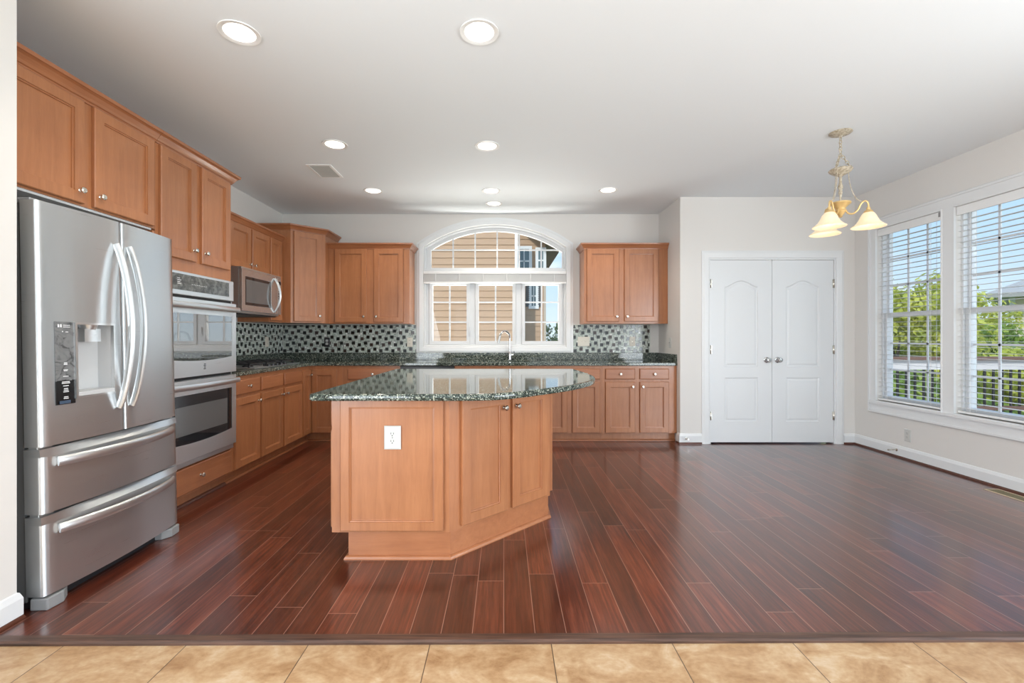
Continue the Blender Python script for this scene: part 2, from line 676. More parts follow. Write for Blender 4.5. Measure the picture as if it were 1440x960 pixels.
def inset(loop, d):
    """inward offset of a counter-clockwise 2D loop"""
    n = len(loop)
    out = []
    for i in range(n):
        a, b, c = loop[i - 1], loop[i], loop[(i + 1) % n]
        def nr(p, q):
            dx, dy = q[0] - p[0], q[1] - p[1]
            l = sqrt(dx * dx + dy * dy)
            return (-dy / l, dx / l)
        n1, n2 = nr(a, b), nr(b, c)
        k_ = 1 + n1[0] * n2[0] + n1[1] * n2[1]
        out.append((b[0] + (n1[0] + n2[0]) / k_ * d, b[1] + (n1[1] + n2[1]) / k_ * d))
    return out


def rect(x0, x1, z0, z1):
    return [(x0, z0), (x1, z0), (x1, z1), (x0, z1)]


# ------------------------------------------------------------------ room numbers
YB, YD = 5.766, 5.06          # back wall, pantry (door) wall
XS, XR = 1.957, 3.90          # side of pantry, right wall
XL, XF = -2.806, -2.035       # left kitchen wall, wall stub beside the fridge
YS = 1.900                    # end of wall stub
ZC = 2.743
YREAR = -3.5
CT = 0.897                    # counter top height

# ------------------------------------------------------------------ the setting
yl = lambda x: 1.797 + (x + 2.0) * 0.0062
b = MB()
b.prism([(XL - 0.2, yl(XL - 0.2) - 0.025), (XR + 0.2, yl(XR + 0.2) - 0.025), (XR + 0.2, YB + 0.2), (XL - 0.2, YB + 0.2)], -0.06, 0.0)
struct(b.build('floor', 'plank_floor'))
b = MB()
b.prism([(XF - 0.8, YREAR - 0.2), (XR + 0.2, YREAR - 0.2), (XR + 0.2, yl(XR + 0.2) - 0.025), (XF - 0.8, yl(XF - 0.8) - 0.025)], -0.06, -0.004)
struct(b.build('floor_tiles', 'tan_tile'))

b = MB()
xa, xb = XF + 0.016, XR - 0.02
prof = [(-0.052, -0.004), (-0.052, 0.004), (-0.044, 0.010), (-0.008, 0.010), (0.0, 0.002), (0.0, -0.004)]
b.rings([[(xa, yl(xa) + o, z) for o, z in prof], [(xb, yl(xb) + o, z) for o, z in prof]])
struct(b.build('trim_1', 'threshold_wood'))

# ceiling with round holes for the recessed lights
CANS = [(-1.357, 2.334), (-0.127, 2.329), (-1.370, 3.684), (-0.139, 3.712), (-1.393, 4.844), (-0.140, 4.844), (-0.120, 5.307), (1.100, 4.821)]
CR = 0.078
holes = [[(x + CR * cos(2 * pi * i / 28), y + CR * sin(2 * pi * i / 28)) for i in range(28)] for x, y in CANS]
b = MB()
b.plate(rect(XL - 0.2, XR + 0.2, YREAR - 0.2, YB + 0.2), holes, ZC, ZC + 0.15, XY)
struct(b.build('ceiling', 'ceiling_paint'))


# back wall with arched opening
def arch(x0, x1, z0, zs, ztop, n=36):
    """closed CCW loop of an arched opening (segmental arch)"""
    xc, hw, rise = (x0 + x1) / 2, (x1 - x0) / 2, ztop - zs
    R = (hw * hw + rise * rise) / (2 * rise)
    zc = ztop - R
    a0 = math.asin(hw / R)
    top = [(xc + R * sin(a0 - 2 * a0 * i / n), zc + R * cos(a0 - 2 * a0 * i / n)) for i in range(n + 1)]
    return [(x0, z0), (x1, z0)] + top, (xc, zc, R)


WX0, WX1 = -1.022, 0.788
WZ0, WZS, WZT = 1.060, 2.329, 2.612
op, (wxc, wzc, wR) = arch(WX0, WX1, WZ0, WZS, WZT)
b = MB()
b.plate(rect(XL - 0.15, XS + 0.15, 0, ZC), [op], YB, YB + 0.16, XZ)
struct(b.build('wall_back', 'wall_paint'))
b = MB()
b.box(XL - 0.15, XL, YS - 0.12, YB, 0, ZC)
struct(b.build('wall_left', 'wall_paint'))
b = MB()
b.box(XL, XF, YS - 0.12, YS, 0, ZC).box(XF - 0.12, XF, 0.9, YS - 0.12, 0, ZC).box(XF - 0.12, XF, -2.9, 0.9, 2.45, ZC).box(XF - 0.12, XF, YREAR, -2.9, 0, ZC)  # gap below the header is added for the left fill lamp
struct(b.build('wall_front_left', 'wall_paint', fix=False))
b = MB()
b.box(XS, XS + 0.12, YD + 0.13, YB, 0, ZC)
struct(b.build('wall_pantry_side', 'wall_paint'))

DX0, DX1, DZ1 = 2.277, 3.686, 2.062     # double door opening
b = MB()
b.plate(rect(XS, XR, 0, ZC)[:1] + [(DX0, 0), (DX0, DZ1), (DX1, DZ1), (DX1, 0), (XR, 0), (XR, ZC), (XS, ZC)], [], YD, YD + 0.13, XZ)
struct(b.build('wall_pantry_front', 'wall_paint'))
b = MB()
b.box(XS + 0.13, XR, YD + 0.55, YD + 0.6, 0, ZC)
struct(b.build('wall_pantry_back', 'wall_paint'))

RW = [(3.218, 3.928), (4.048, 4.758)]
RZ0, RZ1 = 0.525, 2.306
YZ = lambda u, v, d: (d, u, v)          # right wall plane: u = y, v = z, d = x
b = MB()
b.plate(rect(YREAR, YD + 0.13, 0, ZC), [rect(y0, y1, RZ0, RZ1) for y0, y1 in RW] + [rect(-2.8, 1.6, 0.1, 2.45)], XR, XR + 0.16, YZ)  # long unseen opening is added for the side fill lamp
struct(b.build('wall_right', 'wall_paint'))
# wall behind the camera, with a wide opening added for the rear fill lamp
b = MB()
b.plate(rect(XF - 0.12, XR + 0.16, 0, ZC), [rect(-1.7, 3.5, 0.1, 2.45)], YREAR - 0.16, YREAR, XZ)
struct(b.build('wall_rear', 'wall_paint'))

# baseboards and shoe mouldings (swept)
BB = [(0, 0.018), (0.014, 0.018), (0.014, 0.088), (0.010, 0.100), (0.006, 0.112), (0, 0.116)]
SH = [(0.0, 0.0), (0.019, 0.0), (0.019, 0.006), (0.015, 0.014), (0.008, 0.019), (0.0, 0.020)]


def base_run(name, path):
    bo = MB().sweep(path, BB, XY).build(name, 'white_trim')
    struct(bo)
    s = MB().sweep(path, [(o_ + (0.0), d) for o_, d in SH], XY).build('shoe_moulding', 'shoe_wood', parent=bo)
    return bo


base_run('baseboard_right', [(DX1 + 0.085, YD), (XR, YD), (XR, 1.65)])
base_run('baseboard_left', [(XF, 0.95), (XF, YS), (XF - 0.05, YS)])
base_run('baseboard_back', [(XS, YD + 0.075), (XS, YD), (DX0 - 0.083, YD)])

# ------------------------------------------------------------------ pantry double door
CASP = [(0.0, 0.0), (0.0, -0.012), (0.012, -0.016), (0.055, -0.018), (0.075, -0.012), (0.083, -0.010), (0.083, 0.0)]


def rings_xz(mb, loops, cap1=True):
    mb.rings([[(x, y, z) for (x, z) in l] for l, y in loops], cap0=False, cap1=cap1)


b = MB()
# path runs clockwise round the opening seen from the room, so "out" points away from it
pth = [(DX1, 0.0), (DX1, DZ1), (DX0, DZ1), (DX0, 0.0)]
b.sweep(pth, [(o_ + 0.0, YD + d) for o_, d in CASP], XZ)
# jambs and door stop
b.box(DX0, DX0 + 0.018, YD, YD + 0.13, 0, DZ1).box(DX1 - 0.018, DX1, YD, YD + 0.13, 0, DZ1).box(DX0 + 0.018, DX1 - 0.018, YD, YD + 0.13, DZ1 - 0.018, DZ1)
struct(b.build('trim_2', 'white_trim', fix=False))


def door_leaf(name, x0, x1, knob_x, hinge_x):
    z0, z1 = 0.016, DZ1 - 0.021
    root = thing(name, None, None, (x0, YD + 0.006, 0))
    root['kind'] = 'structure'
    wd = x1 - x0
    px0, px1 = 0.155, wd - 0.155
    lower = rect(px0, px1, 0.245, 0.735)
    zs, zp = 1.745, 1.815
    top = []
    n = 24
    for i in range(n + 1):
        t_ = i / n
        x = px1 + (px0 - px1) * t_
        s_ = 0.5 - 0.5 * cos(2 * pi * t_)
        top.append((x, zs + (zp - zs) * s_ ** 0.85))
    upper = [(px0, 0.855), (px1, 0.855)] + top
    b = MB()
    b.plate(rect(0, wd, z0, z1), [lower, upper], 0.0, 0.012, XZ)
    b.box(0, wd, 0.012, 0.035, z0, z1)
    for lp in (lower, upper):
        rings_xz(b, [(lp, 0.0), (inset(lp, 0.008), 0.009), (inset(lp, 0.018), 0.010), (inset(lp, 0.034), 0.0035), (inset(lp, 0.043), 0.003)])
    b.build('door_panel', 'white_door', root, fix=False)
    b = MB()
    b.lathe([(0.0, 0.0), (0.032, 0.0), (0.032, -0.006), (0.026, -0.010), (0.011, -0.012), (0.010, -0.030), (0.018, -0.036),
             (0.027, -0.046), (0.028, -0.056), (0.022, -0.064), (0.0, -0.067)], 24, (knob_x, 0, 0.932), 'y')
    b.build('knob', 'chrome', root)
    for hz in (0.31, 1.045, 1.78):
        b = MB().lathe([(0.0075, -0.048), (0.0075, 0.048)], 10, (hinge_x, -0.006, hz)).box(hinge_x - 0.014, hinge_x + 0.014, -0.0035, -0.001, hz - 0.046, hz + 0.046)
        b.build('hinge', 'nickel', root)
    return root


DM = (DX0 + DX1) / 2
door_leaf('door_1', DX0 + 0.021, DM - 0.002, DM - DX0 - 0.021 - 0.062, -0.002)
door_leaf('door_2', DM + 0.002, DX1 - 0.021, 0.058, DX1 - DM - 0.021)
for i_, x in enumerate((DM - 0.075, DM + 0.02)):
    b = MB().box(x, x + 0.055, YD - 0.003, YD + 0.004, DZ1 - 0.0215, DZ1 - 0.0182)
    o = b.build('ball_catch', 'nickel')
    tag(o, ['small metal catch above the pantry door with left knob', 'small metal catch above the pantry door with right knob'][i_].replace('left knob', 'its hinges toward the kitchen').replace('right knob', 'its hinges toward the window wall'), 'door catch', 'catches in the pantry door head')

# ------------------------------------------------------------------ arched window over the sink
win = thing('window_1', None, None, (0, 0, 0))
win['kind'] = 'structure'
b = MB()
cw = [(p[0], p[1]) for p in op]
# op is CCW -> outward is to the right of travel
b.sweep(cw, [(0.0, YB), (0.0, YB - 0.014), (0.008, YB - 0.016), (0.05, YB - 0.020), (0.066, YB - 0.014), (0.085, YB - 0.012), (0.085, YB)], XZ, closed=True)
b.build('casing', 'white_trim', win)
FY = YB + 0.055                # face of the vinyl frame
AZ0 = 2.071
aR = wR - 0.072
ax0, ax1 = WX0 + 0.085, WX1 - 0.048
hwl = []


def arc_z(x, R):
    return wzc + sqrt(max(R * R - (x - wxc) ** 2, 0))


n = 30
arch_glass = [(ax0, AZ0), (ax1, AZ0)] + [(ax1 + (ax0 - ax1) * i / n, arc_z(ax1 + (ax0 - ax1) * i / n, aR)) for i in range(n + 1)]
SASH = [(-0.914, -0.482), (-0.326, 0.106), (0.267, 0.694)]
SZ0, SZ1 = 1.135, 1.850
b = MB()
b.plate(op, [arch_glass] + [rect(x0, x1, SZ0, SZ1) for x0, x1 in SASH], FY, FY + 0.05, XZ)
# raised frame edge round the opening, transom bar, sash rails
b.sweep(op, [(0.0, FY), (0.0, FY - 0.03), (-0.02, FY - 0.03), (-0.028, FY - 0.02), (-0.03, FY)], XZ, closed=True)
b.box(WX0, WX1, FY - 0.035, FY, 1.985, 2.050)
for x0, x1 in SASH:
    lp = rect(x0, x1, SZ0, SZ1)
    b.sweep(lp, [(0.004, FY), (0.004, FY - 0.016), (0.04, FY - 0.016), (0.046, FY - 0.010), (0.046, FY)], XZ, closed=True)
b.build('frame', 'vinyl', win, fix=False)
b = MB()
for i in range(1, 6):
    x = -0.937 + 0.2825 * i - 0.0
    if x < ax1 - 0.03:
        b.box(x - 0.009, x + 0.009, FY + 0.014, FY + 0.026, AZ0, arc_z(x, aR))
zz = 2.302
b.box(ax0 + 0.0, ax1, FY + 0.013, FY + 0.025, zz - 0.009, zz + 0.009)
for x0, x1 in SASH:
    xm = (x0 + x1) / 2
    b.box(xm - 0.010, xm + 0.010, FY + 0.014, FY + 0.026, SZ0, SZ1)
    for z in (1.378, 1.633):
        b.box(x0, x1, FY + 0.013, FY + 0.025, z - 0.009, z + 0.009)
b.build('muntins', 'vinyl', win, fix=False)
b = MB().box(WX0 + 0.03, WX1 - 0.03, FY + 0.030, FY + 0.034, SZ0 - 0.01, 2.56)
# keep the pane inside the arch
b = MB()
pane = [(p[0], p[1]) for p in arch_glass]
b.plate(inset(pane, -0.006), [], FY + 0.030, FY + 0.034, XZ)
for x0, x1 in SASH:
    b.plate(rect(x0 - 0.006, x1 + 0.006, SZ0 - 0.006, SZ1 + 0.006), [], FY + 0.030, FY + 0.034, XZ)
b.build('glass', 'window_glass', win)
for x in (-0.44, 0.146, 0.232):
    b = MB().box(x - 0.010, x + 0.010, FY - 0.022, FY, 1.20, 1.29).box(x - 0.006, x + 0.006, FY - 0.034, FY - 0.018, 1.235, 1.32)
    b.build('latch', 'vinyl', win, bevel=0.003)

# raised blind on the transom of the arched window
bl = thing('window_blind', 'white blind drawn fully up beneath the arched pane over the sink', 'window blind', (wxc, YB + 0.012, 1.86))
b = MB().box(-0.902, 0.902, -0.028, 0.010, 0.125, 0.160)
b.build('headrail', 'blind_white', bl, bevel=0.003)
b = MB()
for i in range(11):
    b.box(-0.90, 0.90, -0.024, 0.008, 0.030 + i * 0.0085, 0.0345 + i * 0.0085)
b.build('slats', 'blind_white', bl, fix=False)
b = MB().box(-0.902, 0.902, -0.026, 0.010, 0.004, 0.026)
b.build('bottom_rail', 'blind_white', bl, bevel=0.003)
for i in range(6):
    b = MB()
    x = -0.75 + 0.30 * i
    b.box(x - 0.003, x + 0.003, -0.030, -0.027, -0.005, 0.125)
    b.tube([(x, -0.031, 0.005), (x + 0.01, -0.034, -0.02), (x + 0.05, -0.032, -0.022)], 0.0018, 6)
    b.build('cord', 'blind_white', bl, fix=False)

# ------------------------------------------------------------------ windows in the right wall
def right_window(name, y0, y1):
    r = thing(name, None, None, (0, 0, 0))
    r['kind'] = 'structure'
    fx = XR + 0.075
    ym, zm = (y0 + y1) / 2, 1.412
    gx = fx + 0.03
    st = 0.048
    b = MB()
    b.plate(rect(y0, y1, RZ0, RZ1), [rect(y0 + st, y1 - st, RZ0 + 0.055, zm - 0.02), rect(y0 + st, y1 - st, zm + 0.022, RZ1 - 0.045)], fx + 0.012, fx + 0.05, YZ)
    # lower sash stands proud of the upper one
    b.plate(rect(y0 + 0.02, y1 - 0.02, RZ0 + 0.012, zm + 0.022), [rect(y0 + st, y1 - st, RZ0 + 0.055, zm - 0.02)], fx - 0.012, fx + 0.012, YZ)
    b.box(fx - 0.03, fx + 0.05, y0, y0 + 0.018, RZ0, RZ1).box(fx - 0.03, fx + 0.05, y1 - 0.018, y1, RZ0, RZ1)
    b.build('frame', 'vinyl', r, fix=False)
    b = MB()
    ga, gb = y0 + st, y1 - st
    for za, zb in ((RZ0 + 0.055, zm - 0.02), (zm + 0.022, RZ1 - 0.045)):
        for i in (1, 2):
            y = ga + (gb - ga) * i / 3
            b.box(gx - 0.006, gx + 0.004, y - 0.009, y + 0.009, za, zb)
            z = za + (zb - za) * i / 3
            b.box(gx - 0.006, gx + 0.004, ga, gb, z - 0.009, z + 0.009)
    b.build('muntins', 'vinyl', r, fix=False)
    b = MB().box(gx, gx + 0.004, y0 + 0.04, y1 - 0.04, RZ0 + 0.045, RZ1 - 0.04)
    b.build('glass', 'window_glass', r)
    return r


right_window('window_2', *RW[0])
right_window('window_3', *RW[1])
b = MB()
b.plate(rect(3.128, 4.838, 0.42, 2.398), [rect(y0, y1, RZ0, RZ1) for y0, y1 in RW], XR - 0.014, XR, YZ)
b.sweep([(3.128, 2.398), (3.128, 0.42), (4.838, 0.42), (4.838, 2.398)][::-1], [(0, XR), (0.0, XR - 0.022), (-0.018, XR - 0.022), (-0.026, XR - 0.014), (-0.026, XR)], YZ, closed=True)
for y0, y1 in RW:
    b.sweep(rect(y0, y1, RZ0, RZ1), [(0.0, XR - 0.014), (0.0, XR - 0.02), (0.008, XR - 0.02), (0.012, XR - 0.014)], YZ, closed=True)
b.box(XR - 0.034, XR - 0.012, 3.135, 4.831, RZ0 - 0.030, RZ0 - 0.008)
struct(b.build('trim_3', 'white_trim', fix=False))


def blind(y0, y1, label):
    r = thing('window_blind', label, 'window blind', (XR + 0.030, (y0 + y1) / 2, RZ0), 0, 'white slatted blinds in the right wall windows')
    hw = (y1 - y0) / 2 - 0.006
    zt = RZ1 - RZ0
    b = MB().box(-0.030, -0.014, -hw, hw, zt - 0.075, zt - 0.002).box(-0.014, 0.028, -hw, hw, zt - 0.05, zt - 0.004)
    b.build('valance', 'blind_white', r, fix=False)
    b = MB()
    zz_ = 0.055
    while zz_ < zt - 0.08:
        # gently cambered slat, almost level
        prof = [(-0.0235, 0.0002), (-0.008, 0.0018), (0.008, 0.0018), (0.0235, 0.0002), (0.0235, -0.0008), (0.0, 0.0006), (-0.0235, -0.0008)]
        b.rings([[(x, -hw + 0.003, zz_ + z - x * 0.0) for x, z in prof], [(x, hw - 0.003, zz_ + z - x * 0.0) for x, z in prof]])
        zz_ += 0.0472
    b.build('slats', 'blind_white', r, fix=False)
    b = MB().box(-0.026, 0.026, -hw + 0.002, hw - 0.002, 0.010, 0.028)
    b.build('bottom_rail', 'blind_white', r, bevel=0.003)
    b = MB()
    for y in (-hw + 0.11, hw - 0.11):
        for x in (-0.0265, 0.0265):
            b.box(x - 0.001, x + 0.001, y - 0.0015, y + 0.0015, 0.01, zt - 0.06)
    b.build('ladder_cords', 'blind_white', r, fix=False)
    return r


blind(*RW[1], 'lowered white slatted blind in the window nearer the white double doors')
b2 = blind(*RW[0], 'lowered white slatted blind in the window cut by the picture edge')
b = MB().box(-0.034, -0.030, -RW[1][0] + 4.403 - 0.353, -RW[1][0] + 4.403 - 0.318, RZ1 - RZ0 - 0.045, RZ1 - RZ0 - 0.005)
for o in list(COL.objects):
    if o.name == 'window_blind.001':
        b = MB().box(-0.034, -0.0302, -0.349, -0.318, RZ1 - RZ0 - 0.046, RZ1 - RZ0 - 0.006)
        b.build('bracket_cover', 'grey_plastic', o)

# ------------------------------------------------------------------ cabinet builders (front faces local -Y)
KNOB = None


def knob(parent, x, z, y=0.0):
    """small brushed nickel mushroom knob, a sub-part of a door or drawer"""
    global KNOB
    if KNOB is None:
        b = MB().lathe([(0.009, 0.0), (0.009, -0.002), (0.0055, -0.005), (0.005, -0.013), (0.011, -0.017), (0.0155, -0.021),
                        (0.0155, -0.025), (0.011, -0.029), (0.0, -0.030)], 18, (0, 0, 0), 'y')
        KNOB = b.build('knob', 'nickel', parent, (x, y, z))
        return KNOB
    c = KNOB.copy()
    COL.objects.link(c)
    c.parent = parent
    c.location = (x, y, z)
    return c


def panel_door(parent, x0, x1, z0, z1, knob_at=None, y=-0.001, name='door', rail=0.058):
    """flat-panel door: frame, small inner bead, recessed panel"""
    wd, ht = x1 - x0, z1 - z0
    t_ = 0.020
    L = rect(0, wd, 0, ht)
    b = MB()
    stack = [(0.0, 0.0), (0.0, -t_ + 0.004), (0.004, -t_), (rail - 0.001, -t_), (rail, -t_ + 0.006), (rail + 0.0055, -t_ + 0.007), (rail + 0.0065, -t_ + 0.0145), (rail + 0.008, -t_ + 0.0148)]
    b.rings([[(px, yy, pz) for px, pz in (inset(L, d) if d else L)] for d, yy in stack])
    o = b.build(name, 'maple', parent, (x0, y, z0))
    if knob_at:
        knob(o, knob_at[0] - x0, knob_at[1] - z0, -t_)
    return o


def slab_drawer(parent, x0, x1, z0, z1, knob_on=True, y=-0.001, name='drawer'):
    wd, ht = x1 - x0, z1 - z0
    L = rect(0, wd, 0, ht)
    b = MB()
    stack = [(0.0, 0.0), (0.0, -0.014), (0.003, -0.018), (0.008, -0.020)]
    b.rings([[(px, yy, pz) for px, pz in (inset(L, d) if d else L)] for d, yy in stack])
    o = b.build(name, 'maple_rail', parent, (x0, y, z0))
    if knob_on:
        knob(o, wd / 2, ht / 2, -0.020)
    return o


CROWN = [(0.0, 0.0), (0.008, 0.0), (0.010, 0.010), (0.016, 0.014), (0.022, 0.026), (0.036, 0.046), (0.046, 0.054), (0.052, 0.056), (0.054, 0.074), (0.0, 0.074)]


def crown(parent, path, z, s=1.0):
    b = MB().sweep(path, [(o_ * s, z + d * s) for o_, d in CROWN], XY)
    return b.build('crown_moulding', 'maple_rail', parent)


def carcass(parent, boxes, mname='maple', name='carcass'):
    b = MB()
    for bx in boxes:
        b.box(*bx)
    return b.build(name, mname, parent, fix=False)


FACE_L = XL + 0.61            # face plane of tall and base cabinets on the left wall
LROT = pi / 2

# --- tall wall above the refrigerator
Y0 = 1.925
fc = thing('wall_cabinet', 'large two-door maple cabinet above the stainless refrigerator', 'cabinet', (FACE_L, Y0, 0), LROT)
W_ = 2.860 - Y0
carcass(fc, [(0, W_, 0, 0.605, 1.862, 2.43)])
b = MB().box(0.005, W_ - 0.022, 0.006, 0.59, 1.850, 1.8615)
tag(b.build('underside_panel', 'melamine', fc), 'pale grey underside')
zt = 2.405
panel_door(fc, 0.040, 2.363 - Y0, 1.872, zt, (2.363 - Y0 - 0.030, 1.935))
panel_door(fc, 2.420 - Y0, 2.836 - Y0, 1.872, zt, (2.420 - Y0 + 0.030, 1.935))
crown(fc, [(0, 0), (W_, 0)], 2.408)
b = MB().box(W_ - 0.020, W_ - 0.0005, 0.0, 0.60, 0.0, 1.850)
b.build('side_panel', 'maple', fc)

# --- tall oven cabinet
Y1, Y2 = 2.862, 3.655
oc = thing('oven_cabinet', 'tall maple cabinet framing the double wall oven', 'cabinet', (FACE_L, Y1, 0), LROT)
W_ = Y2 - Y1
carcass(oc, [(0, W_, 0.0, 0.605, 1.630, 2.43), (0, 0.018, 0.0, 0.605, 0.09, 1.630), (W_ - 0.018, W_, 0.0, 0.605, 0.09, 1.630),
             (0.018, W_ - 0.018, 0.0, 0.605, 0.09, 0.296), (0.018, W_ - 0.018, 0.58, 0.605, 0.296, 1.63), (0.0, W_, 0.055, 0.60, 0.0, 0.09)])
panel_door(oc, 2.889 - Y1, 3.222 - Y1, 1.712, 2.405, (3.222 - Y1 - 0.030, 1.79))
panel_door(oc, 3.283 - Y1, 3.615 - Y1, 1.712, 2.405, (3.283 - Y1 + 0.030, 1.79))
slab_drawer(oc, 0.026, W_ - 0.022, 0.108, 0.288)
crown(oc, [(0, 0), (W_, 0), (W_, 0.55)], 2.408)
MB().sweep([(0, 0.055), (W_, 0.055)], SH, XY).build('shoe_moulding', 'shoe_wood', oc)

# --- double wall oven (local x along +Y, front at -y)
ov = thing('double_wall_oven', 'stainless double wall oven with dark windows built into tall cabinet', 'oven', (FACE_L, Y1 + 0.021, 0), LROT)
W_ = Y2 - Y1 - 0.042
MB().box(0.002, W_ - 0.002, 0.012, 0.55, 0.300, 1.622).build('oven_box', 'fridge_side', ov)
MB().box(-0.012, W_ + 0.012, -0.012, -0.001, 0.300, 1.628).build('trim_frame', 'stainless_bright', ov)
b = MB().box(-0.010, W_ + 0.010, -0.030, -0.012, 1.468, 1.626)
cp = b.build('control_panel', 'stainless_bright', ov, bevel=0.004)
MB().box(0.012, W_ - 0.055, -0.0325, -0.0302, 1.500, 1.608).build('control_display', 'control_glass', cp)
b = MB()
for i in range(9):
    b.box(0.27 + i * 0.018, 0.278 + i * 0.018, -0.0332, -0.0326, 1.545, 1.549)
b.build('key_markings', 'mark_white', cp, fix=False)
b = MB()
for i in range(4):
    b.box(0.13, 0.155 + 0.01 * (i % 2), -0.0332, -0.0326, 1.575 - i * 0.012, 1.579 - i * 0.012)
b.build('printed_text', 'mark_white', cp, fix=False)
for z in (1.447, 0.889):
    MB().box(0.0, W_, -0.014, -0.0125, z, z + 0.022).build('vent_slot', 'dark_gap', ov)


def bow(x0, x1, z, n, sag):
    """bottom edge of a window, gently bowed"""
    return [(x0 + (x1 - x0) * i / n, z - sag * (1 - (2 * i / n - 1) ** 2)) for i in range(n + 1)]


def oven_door(z0, z1, gz0, gz1, glass, inner, hand_z):
    d = MB()
    win_l = bow(0.030, W_ - 0.045, gz0, 14, 0.018) + [(W_ - 0.045, gz1), (0.030, gz1)]
    d.plate(rect(-0.006, W_ + 0.006, z0, z1), [win_l], -0.052, -0.020, XZ)
    d.box(-0.006, W_ + 0.006, -0.020, -0.013, z0, z1)
    do = d.build('oven_door', 'stainless_bright', ov, fix=False)
    g = MB()
    g.plate(inset(win_l, -0.003), [], -0.0490, -0.044, XZ)
    g.build('oven_window', glass, do)
    if inner:
        MB().plate(rect(0.085, W_ - 0.105, gz0 + 0.05, gz1 - 0.075), [], -0.0497, -0.0491, XZ).build('inner_window', inner, do)
    # broad flat bar handle
    h = MB()
    pts = []
    for i in range(15):
        t_ = i / 14
        pts.append((-0.004 + (W_ + 0.008) * t_, -0.078 - 0.018 * sin(pi * t_), hand_z))
    h.tube(pts, 0.018, 12, flat=(0.55, 1.15))
    h.box(0.01, 0.035, -0.082, -0.052, hand_z - 0.012, hand_z + 0.012).box(W_ - 0.035, W_ - 0.01, -0.082, -0.052, hand_z - 0.012, hand_z + 0.012)
    h.build('handle', 'steel_bar', do, fix=False)
    return do


mat('oven_inner', (0.13, 0.13, 0.13), 0.06, spec=0.7)
ud = oven_door(0.912, 1.446, 1.035, 1.345, 'oven_glass', None, 1.398)
b = MB()
for i, (a_, c_) in enumerate(((0, 0.022), (0.006, 0.020), (0.0, 0.022), (0.003, 0.022))):
    b.box(W_ / 2 - 0.011 + a_, W_ / 2 - 0.011 + c_, -0.0532, -0.0521, 0.955 + i * 0.011, 0.961 + i * 0.011)
tag(b.build('badge', 'mark_black', ud, fix=False), 'small dark stacked emblem')
oven_door(0.345, 0.888, 0.470, 0.790, 'black_glass', 'oven_inner', 0.846)
MB().box(-0.010, W_ + 0.010, -0.030, -0.012, 0.302, 0.338).build('lower_trim', 'stainless', ov, bevel=0.004)

# --- base cabinets: local helper
def base_cab(label, loc, rotz, wd, fronts, extra=(), depth=0.605, kick=True, name='base_cabinet', x_shoe=(0, None), is_open=False):
    r = thing(name, label, 'cabinet', loc, rotz)
    bx = [(0, wd, 0, depth, 0.098, 0.860)]
    if is_open:
        bx = [(0, wd, 0, depth, 0.098, 0.60), (0, wd, 0, 0.02, 0.60, 0.860), (0, 0.018, 0.02, depth, 0.60, 0.86), (wd - 0.018, wd, 0.02, depth, 0.60, 0.86)]
    if kick:
        bx.append((0, wd, 0.060, depth, 0.0, 0.098))
    carcass(r, bx + list(extra))
    MB().sweep([(x_shoe[0], 0.060), (x_shoe[1] if x_shoe[1] else wd, 0.060)], SH, XY).build('shoe_moulding', 'maple_rail', r)
    for f_ in fronts:
        if f_[0] == 'd':
            panel_door(r, *f_[1:5], knob_at=f_[5] if len(f_) > 5 else None)
        else:
            slab_drawer(r, *f_[1:5], knob_on=f_[5] if len(f_) > 5 else True)
    return r


DZ = (0.106, 0.680)           # door heights on the base cabinets
WZ = (0.708, 0.828)           # drawers
ya = 3.657
base_cab('narrow maple base cabinet beside the oven, with one drawer over one door', (FACE_L, ya, 0), LROT, 4.077 - ya - 0.001,
         [('w', 3.693 - ya, 4.060 - ya, *WZ), ('d', 3.693 - ya, 4.060 - ya, *DZ, (4.060 - ya - 0.030, 0.625))])
ya = 4.077
base_cab('maple base cabinet under the cooktop, two plain false drawer fronts over two doors', (FACE_L, ya, 0), LROT, 4.930 - ya - 0.001,
         [('w', 4.094 - ya, 4.484 - ya, *WZ, False), ('w', 4.520 - ya, 4.914 - ya, *WZ, False),
          ('d', 4.094 - ya, 4.484 - ya, *DZ, (4.484 - ya - 0.030, 0.625)), ('d', 4.520 - ya, 4.914 - ya, *DZ, (4.520 - ya + 0.030, 0.625))])
# corner carousel cabinet: two leaves meeting in the inner corner
FB = YB - 0.61                # face plane of base cabinets on the back wall
cc = thing('corner_cabinet', 'maple corner base cabinet with two door leaves meeting in the inner corner', 'cabinet', (FACE_L, FB, 0))
carcass(cc, [(-0.605, 0.0, -0.225, 0.605, 0.098, 0.860), (0.0, 0.366, 0.0, 0.605, 0.098, 0.860),
             (-0.605, -0.060, -0.225, 0.605, 0.0, 0.098), (-0.060, 0.366, 0.060, 0.605, 0.0, 0.098)])
panel_door(cc, 0.022, 0.304, 0.106, 0.815)
dl = panel_door(cc, 0.0, 0.196, 0.106, 0.815, (0.165, 0.76))
dl.location = (0.001, -0.217, 0.106)
dl.rotation_euler = (0, 0, LROT)
MB().sweep([(-0.060, -0.225), (-0.060, 0.060), (0.366, 0.060)], SH, XY).build('shoe_moulding', 'maple_rail', cc)

xa = FACE_L + 0.367
xb = -1.176
base_cab('maple base cabinet between the inner corner and the dishwasher', (xa, FB, 0), 0, xb - xa - 0.001,
         [('w', -1.770 - xa, -1.195 - xa, *WZ), ('d', -1.770 - xa, -1.495 - xa, *DZ, (-1.525 - xa, 0.625)), ('d', -1.470 - xa, -1.195 - xa, *DZ, (-1.440 - xa, 0.625))])

